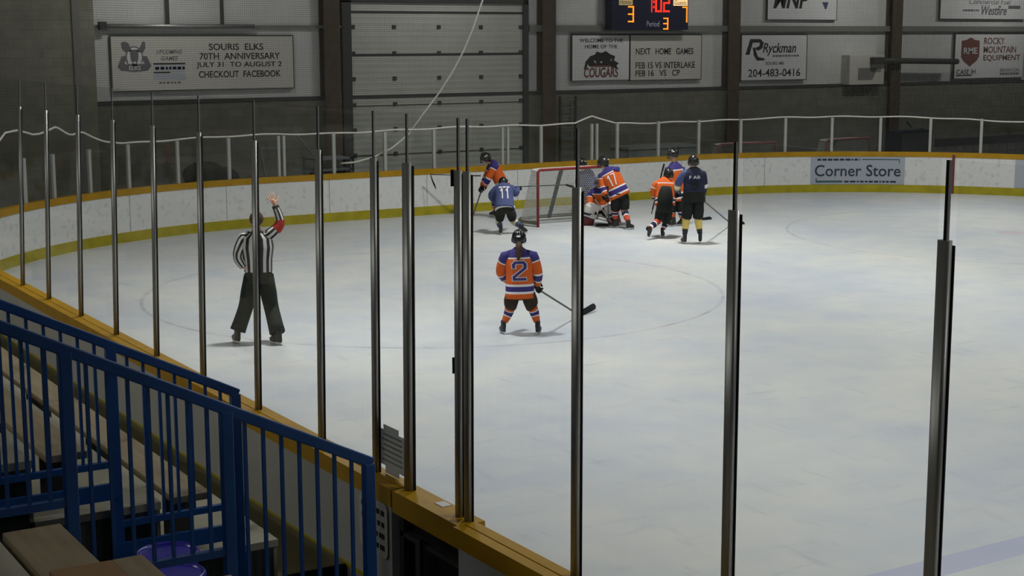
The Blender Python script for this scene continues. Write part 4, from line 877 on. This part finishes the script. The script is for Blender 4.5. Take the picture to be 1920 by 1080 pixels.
F.skate(P['anL'], P['toeL']); F.skate(P['anR'], P['toeR'], 0, 'boot', (.1, -.55, .8)); F.glove(P['wrL'], P['haL'], (0, .3, -1)); F.glove(P['wrR'], P['haR'], (0, .0, -1))
local_stick(F, 'black hockey stick reaching level across the mouth of the goal', P['haR']+Vector((-.1, .06, .01)), J(1062, 357, .0)+Vector((0, .45, .05)), J(1072, 362, 0)+Vector((.08, .55, .03)), (0, .05, 0))
# --- orange player number 17 leaning left in front of the goal
F = Figure('hockey_player', 'orange jersey player number 17 leaning left at the right goal post', (14.26, -4.42), (1165, 428), 88.3, .124, .95)
J, G = F.J, F.G
P = dict(pelvis=J(1162, 364, -.02), chest=J(1140, 320, .08), head=J(1131, 304, .14), shL=J(1129, 327, .1), shR=J(1154, 317, .02), elL=J(1130, 350, .02), wrL=J(1136, 366, -.06), haL=J(1139, 372, -.1), elR=J(1148, 345, .22), wrR=J(1140, 362, .26), haR=J(1134, 368, .28),
    hpL=J(1155, 373), hpR=J(1170, 371), knL=J(1154, 398, .08), knR=J(1171, 396, .02), toeL=Vector((-.8, .5, 0)), toeR=Vector((.75, .5, 0)))
P['anL'] = G(1155, 427)+Vector((0, 0, .15*F.k)); P['anR'] = G(1177, 431)+Vector((0, 0, .15*F.k)); HF = Vector((-.75, .6, -.25)).normalized()
common(F, P, HF, 'orange', 'purple', 'white', 'purple', J(1163, 368), 'black', [(0, 1, 'redsock'), (.3, .65, 'white'), (.36, .58, 'navy')], (.95, -.1, .32), (.09, .33), .8, marks=((-.11, .03, .07, .02), (.0, .112, .05, .02)))
F.number('17', .57, .17, .22, 'white', None, -PI/2); 
for q in 'LR': F.skate(P['an'+q], P['toe'+q]); F.glove(P['wr'+q], P['ha'+q], (-.3, -.2, -.8))
sb = G(1143, 424); local_stick(F, 'hockey stick held by the number 17 player with the blade down by the goalie', P['haL']+(P['haL']-sb).normalized()*.35, sb, sb+Vector((-.28, -.05, 0)))
# --- blue player mostly hidden behind number 17
F = Figure('hockey_player', 'blue jersey player half hidden behind number 17 at the goal', (15.1, -1.9), (1126, 402), 82, .115, .93)
J, G = F.J, F.G
P = dict(pelvis=J(1132, 358), chest=J(1123, 322), head=J(1117, 306, -.03), shL=J(1113, 327, .1), shR=J(1132, 325, -.1), elL=J(1111, 345, .2), wrL=J(1120, 357, .22), haL=J(1125, 362, .2), elR=J(1128, 346, -.14), wrR=J(1122, 358, -.06), haR=J(1118, 364, 0),
    hpL=J(1128, 364), hpR=J(1138, 364), knL=J(1124, 385, -.05), knR=J(1140, 386, 0), anL=Vector((-.1, 0, .14)), anR=Vector((.22, .05, .14)), toeL=Vector((-.9, -.3, 0)), toeR=Vector((-.8, .3, 0)))
HF = Vector((-.7, -.65, -.2)).normalized()
common(F, P, HF, 'royal', 'navy', 'royal', 'navy', J(1133, 362), 'navy', [(0, 1, 'yellow')], (.8, -.6, 0), marks=((-.0, -.112, .05, .02), (.09, 0, .1, .02)))
for q in 'LR': F.skate(P['an'+q], P['toe'+q]); F.glove(P['wr'+q], P['ha'+q], (-.5, -.4, -.7))
# --- goalie crouching on the ice
F = Figure('goalie', 'goalie in orange and purple crouching low with white and maroon pads', (14.27, -3.62), (1119, 421), 86.3, .121, .92)
J, G = F.J, F.G
P = dict(pelvis=J(1118, 392, .1), chest=J(1116, 358, -.02), head=J(1117, 341, -.08), shL=J(1102, 364, .0), shR=J(1130, 364, 0), elL=J(1099, 382, -.1), wrL=J(1106, 393, -.22), haL=J(1110, 397, -.28), elR=J(1136, 380, -.05), wrR=J(1135, 394, -.16), haR=J(1135, 400, -.2),
    hpL=J(1110, 396, .08), hpR=J(1127, 396, .08), knL=J(1104, 398, -.22), knR=J(1132, 398, -.22), toeL=Vector((-.4, -.9, 0)), toeR=Vector((.4, -.9, 0)))
P['anL'] = Vector((-.26, .02, .14)); P['anR'] = Vector((.3, .02, .14)); HF = Vector((.05, -.97, -.2)).normalized()
F.body(P, HF)
std_jersey(F, P, 'orange', 'purple', 'white', 'white', J(1118, 394, .06), (-1, 0, 0))
F.legs(P, 'black', lenp=1.0); F.helmet(P['head'], HF, 'grey', True, (), (0, 0, 1), 1.12)
for q, sx_ in (('L', -1), ('R', 1)):
    mb = MB(); a, b = P['kn'+q]+Vector((sx_*.02, -.06, .16)), P['an'+q]+Vector((sx_*.03, -.14, -.12)); mats = []
    banded(Path([a, a.lerp(b, .45)+Vector((0, -.02, 0)), b]), [(0, (.12, .06)), (.3, (.14, .08)), (.6, (.14, .075)), (1, (.13, .07))], [(0, 1, 'padnavy'), (0, .35, 'pad'), (.6, 1, 'padred'), (.45, .52, 'pad')], (1, 0, 0), 16, mats, 10, 4, mb=mb); mb.build('leg_pad', mats, F.t)
    F.skate(P['an'+q], P['toe'+q])
w = P['wrL']; mb = MB(); mb.box(-.1, .1, -.06, -.01, -.17, .17); bk = mb.build('blocker', 'pad', F.t, .02); bk.location = w+Vector((0, -.05, -.02)); bk.rotation_euler = (.25, .35, 0)
F.glove(P['wrL'], P['haL'], (0, -.3, -1)); w = P['wrR']; mb = MB(); ball(mb, w+Vector((.0, -.05, -.03)), (Vector((.12, 0, .03)), Vector((0, .06, 0)), Vector((-.03, 0, .14)))); mb.build('catching_glove', 'pad', F.t); F.glove(P['wrR'], P['haR'], (0, -.3, -1))
A = P['haL']+Vector((-.12, .0, .4)); Bp = J(1141, 420, -.35)+Vector((0, 0, .03)); Bp.z = .02
t_ = local_stick(F, 'white goalie stick slanting down across the goalie pads', A, Bp, Bp+Vector((.33, -.08, 0)), blade='pad', sh='pad')
# --- orange player skating away with one leg kicked back
F = Figure('hockey_player', 'orange jersey player with a back leg kicked up beside the blue player', (14.03, -6.15), (1242, 446), 92.8, .13, .88)
J, G = F.J, F.G
P = dict(pelvis=J(1246, 380), chest=J(1247, 340, .1), head=J(1254, 325, .16), shL=J(1231, 345, .1), shR=J(1262, 345, .1), elL=J(1226, 360, .12), wrL=J(1233, 371, .3), haL=J(1238, 373, .36), elR=J(1266, 366, .2), wrR=J(1258, 378, .34), haR=J(1254, 380, .4),
    hpL=J(1240, 388), hpR=J(1253, 388), knL=J(1235, 412, -.02), knR=J(1250, 415, .14), toeL=Vector((.1, .35, -.9)), toeR=Vector((.35, .9, 0)))
P['anR'] = G(1243, 445)+Vector((0, 0, .15*F.k)); P['anL'] = J(1214, 430, -.28); HF = Vector((.4, .85, -.3)).normalized()
common(F, P, HF, 'orange', 'orange', 'white', 'navy', J(1246, 384, -.03), 'black', [(0, 1, 'redsock'), (.55, .95, 'white'), (.62, .85, 'navy')], (1, -.1, 0), lenp=1.0, marks=((.0, .112, .04, .02),))
mb = MB(); banded(Path([J(1246, 396, -.02), J(1246, 372, -.04), J(1248, 352, .03)]), [(0, (.2*F.k, .17*F.k)), (.5, (.19*F.k, .185*F.k)), (1, (.13*F.k, .17*F.k))], [(0, 1, 'black')], (1, 0, 0), 18, mm := [], 6, 2.4, mb=mb); mb.build('jersey_panel', mm, F.t)
F.skate(P['anR'], P['toeR']); F.skate(P['anL'], P['toeL'], 0, 'boot', (-.55, -.75, .35))
for q in 'LR': F.glove(P['wr'+q], P['ha'+q], (.2, .3, -.9))
hd_ = P['haL']; local_stick(F, 'black hockey stick held upright by the player with the kicked leg', J(1246, 306, .25), J(1227, 394, .46), J(1224, 401, .3), blade='tape', sh='tape')
# --- orange player behind, facing left
F = Figure('hockey_player', 'taller orange and purple player standing behind the blue jersey player', (15.46, -4.75), (1267, 424), 87.4, .122, .95)
J, G = F.J, F.G
P = dict(pelvis=J(1266, 366), chest=J(1263, 312), head=J(1260, 289), shL=J(1252, 317, -.08), shR=J(1276, 316, .1), elL=J(1247, 338, -.1), wrL=J(1250, 354, -.18), haL=J(1250, 361, -.22), elR=J(1275, 340, .1), wrR=J(1268, 354, -.02), haR=J(1264, 360, -.08),
    hpL=J(1260, 374), hpR=J(1274, 374), knL=J(1260, 398), knR=J(1277, 398), toeL=Vector((-.9, -.3, 0)), toeR=Vector((-.6, -.6, 0)))
P['anL'] = G(1261, 425)+Vector((0, 0, .15*F.k)); P['anR'] = G(1279, 423)+Vector((0, 0, .15*F.k)); HF = Vector((-.85, -.4, -.1)).normalized()
common(F, P, HF, 'orange', 'purple', 'white', 'navy', J(1266, 376), 'black', [(0, 1, 'orange'), (.25, .6, 'white'), (.32, .53, 'navy')], (.8, .5, 0), marks=((.05, -.1, .06, .02), (.02, .112, .05, .02), (.1, 0, .09, .018)))
for q in 'LR': F.skate(P['an'+q], P['toe'+q]); F.glove(P['wr'+q], P['ha'+q], (-.4, -.3, -.8))
sb = G(1322, 413); local_stick(F, 'dark hockey stick whose curved blade shows right of the blue player', P['haR'], sb, sb+Vector((.3, .06, 0)), (.0, .12, 0))
# --- blue player standing on the right, seen from behind
F = Figure('hockey_player', 'player in navy jersey and yellow socks standing rightmost, seen from behind', (14.02, -7.11), (1297, 456), 95.4, .133, .95)
J, G = F.J, F.G
P = dict(pelvis=J(1300, 370), chest=J(1299, 320), head=J(1298, 302), shL=J(1284, 325), shR=J(1314, 325), elL=J(1272, 341, .06), wrL=J(1271, 356, .18), haL=J(1270, 363, .24), elR=J(1319, 347, .08), wrR=J(1317, 366, .18), haR=J(1317, 373, .22),
    hpL=J(1291, 380), hpR=J(1309, 380), knL=J(1287, 408, .06), knR=J(1309, 408, .06), toeL=Vector((-.35, .93, 0)), toeR=Vector((.15, .98, 0)))
P['anL'] = G(1281, 457)+Vector((.02, 0, .15*F.k)); P['anR'] = G(1313, 456)+Vector((0, 0, .15*F.k)); HF = Vector((-.05, 1, -.1)).normalized()
F.body(P, HF)
sl = [([P['sh'+q].lerp(P['chest'], .25), P['sh'+q], P['el'+q], P['wr'+q]], SP, [(0, 1, 'royal' if q == 'L' else 'navy'), (.66, .9, 'gold'), (.72, .8, 'white')] if q == 'L' else [(0, 1, 'navy'), (.5, .64, 'white')]) for q in 'LR']
F.torso([J(1300, 378), J(1300, 350), P['chest'], P['chest'].lerp(P['head'], .4)], (1, 0, 0), TP, [(0, 1, 'navy'), (0, .3, 'black')], sleeves=sl)
F.number('F AB', .72, .18, .06, 'white'); F.number('5', .5, .11, .13, 'black')
F.legs(P, 'black', bands_p=[(0, 1, 'black')], sock=[(0, 1, 'yellow'), (.2, .3, 'white'), (.78, 1, 'boot')], lenp=1.0)
F.helmet(P['head'], HF, marks=((.02, .112, .05, .02), (.02, -.112, .03, .02)))
for q in 'LR': F.skate(P['an'+q], P['toe'+q]); F.glove(P['wr'+q], P['ha'+q], (.2, .3, -.9))
sb = G(1412, 418); local_stick(F, 'hockey stick held out to the right by the navy jersey player', P['haR']+(P['haR']-sb).normalized()*.25, sb, sb+Vector((.3, .05, 0)))

# ------------------------------------------------------------------ families of like things
FAM = {'glass_post': 'metal glass posts on the near boards', 'safety_glass': 'glass sheets on the near boards', 'far_glass_post': 'slim posts on the far glass', 'far_safety_glass': 'glass sheets above the far boards', 'bleacher_tier': 'bleacher steps', 'bleacher_bench': 'bleacher bench planks', 'stair_railing': 'blue stair railings', 'lidded_bin': 'blue bins', 'hockey_stick': 'hockey sticks', 'hockey_player': 'hockey players', 'hockey_goal': 'hockey goals', 'sponsor_sign': 'sponsor signs on the end wall', 'message_board': 'letter boards on the end wall', 'board_sign': 'signs on the far boards', 'rink_boards': 'rink boards'}
for o in COL.objects:
    k = o.name.split('.')[0]
    if o.parent is None and k in FAM: o['group'] = FAM[k]
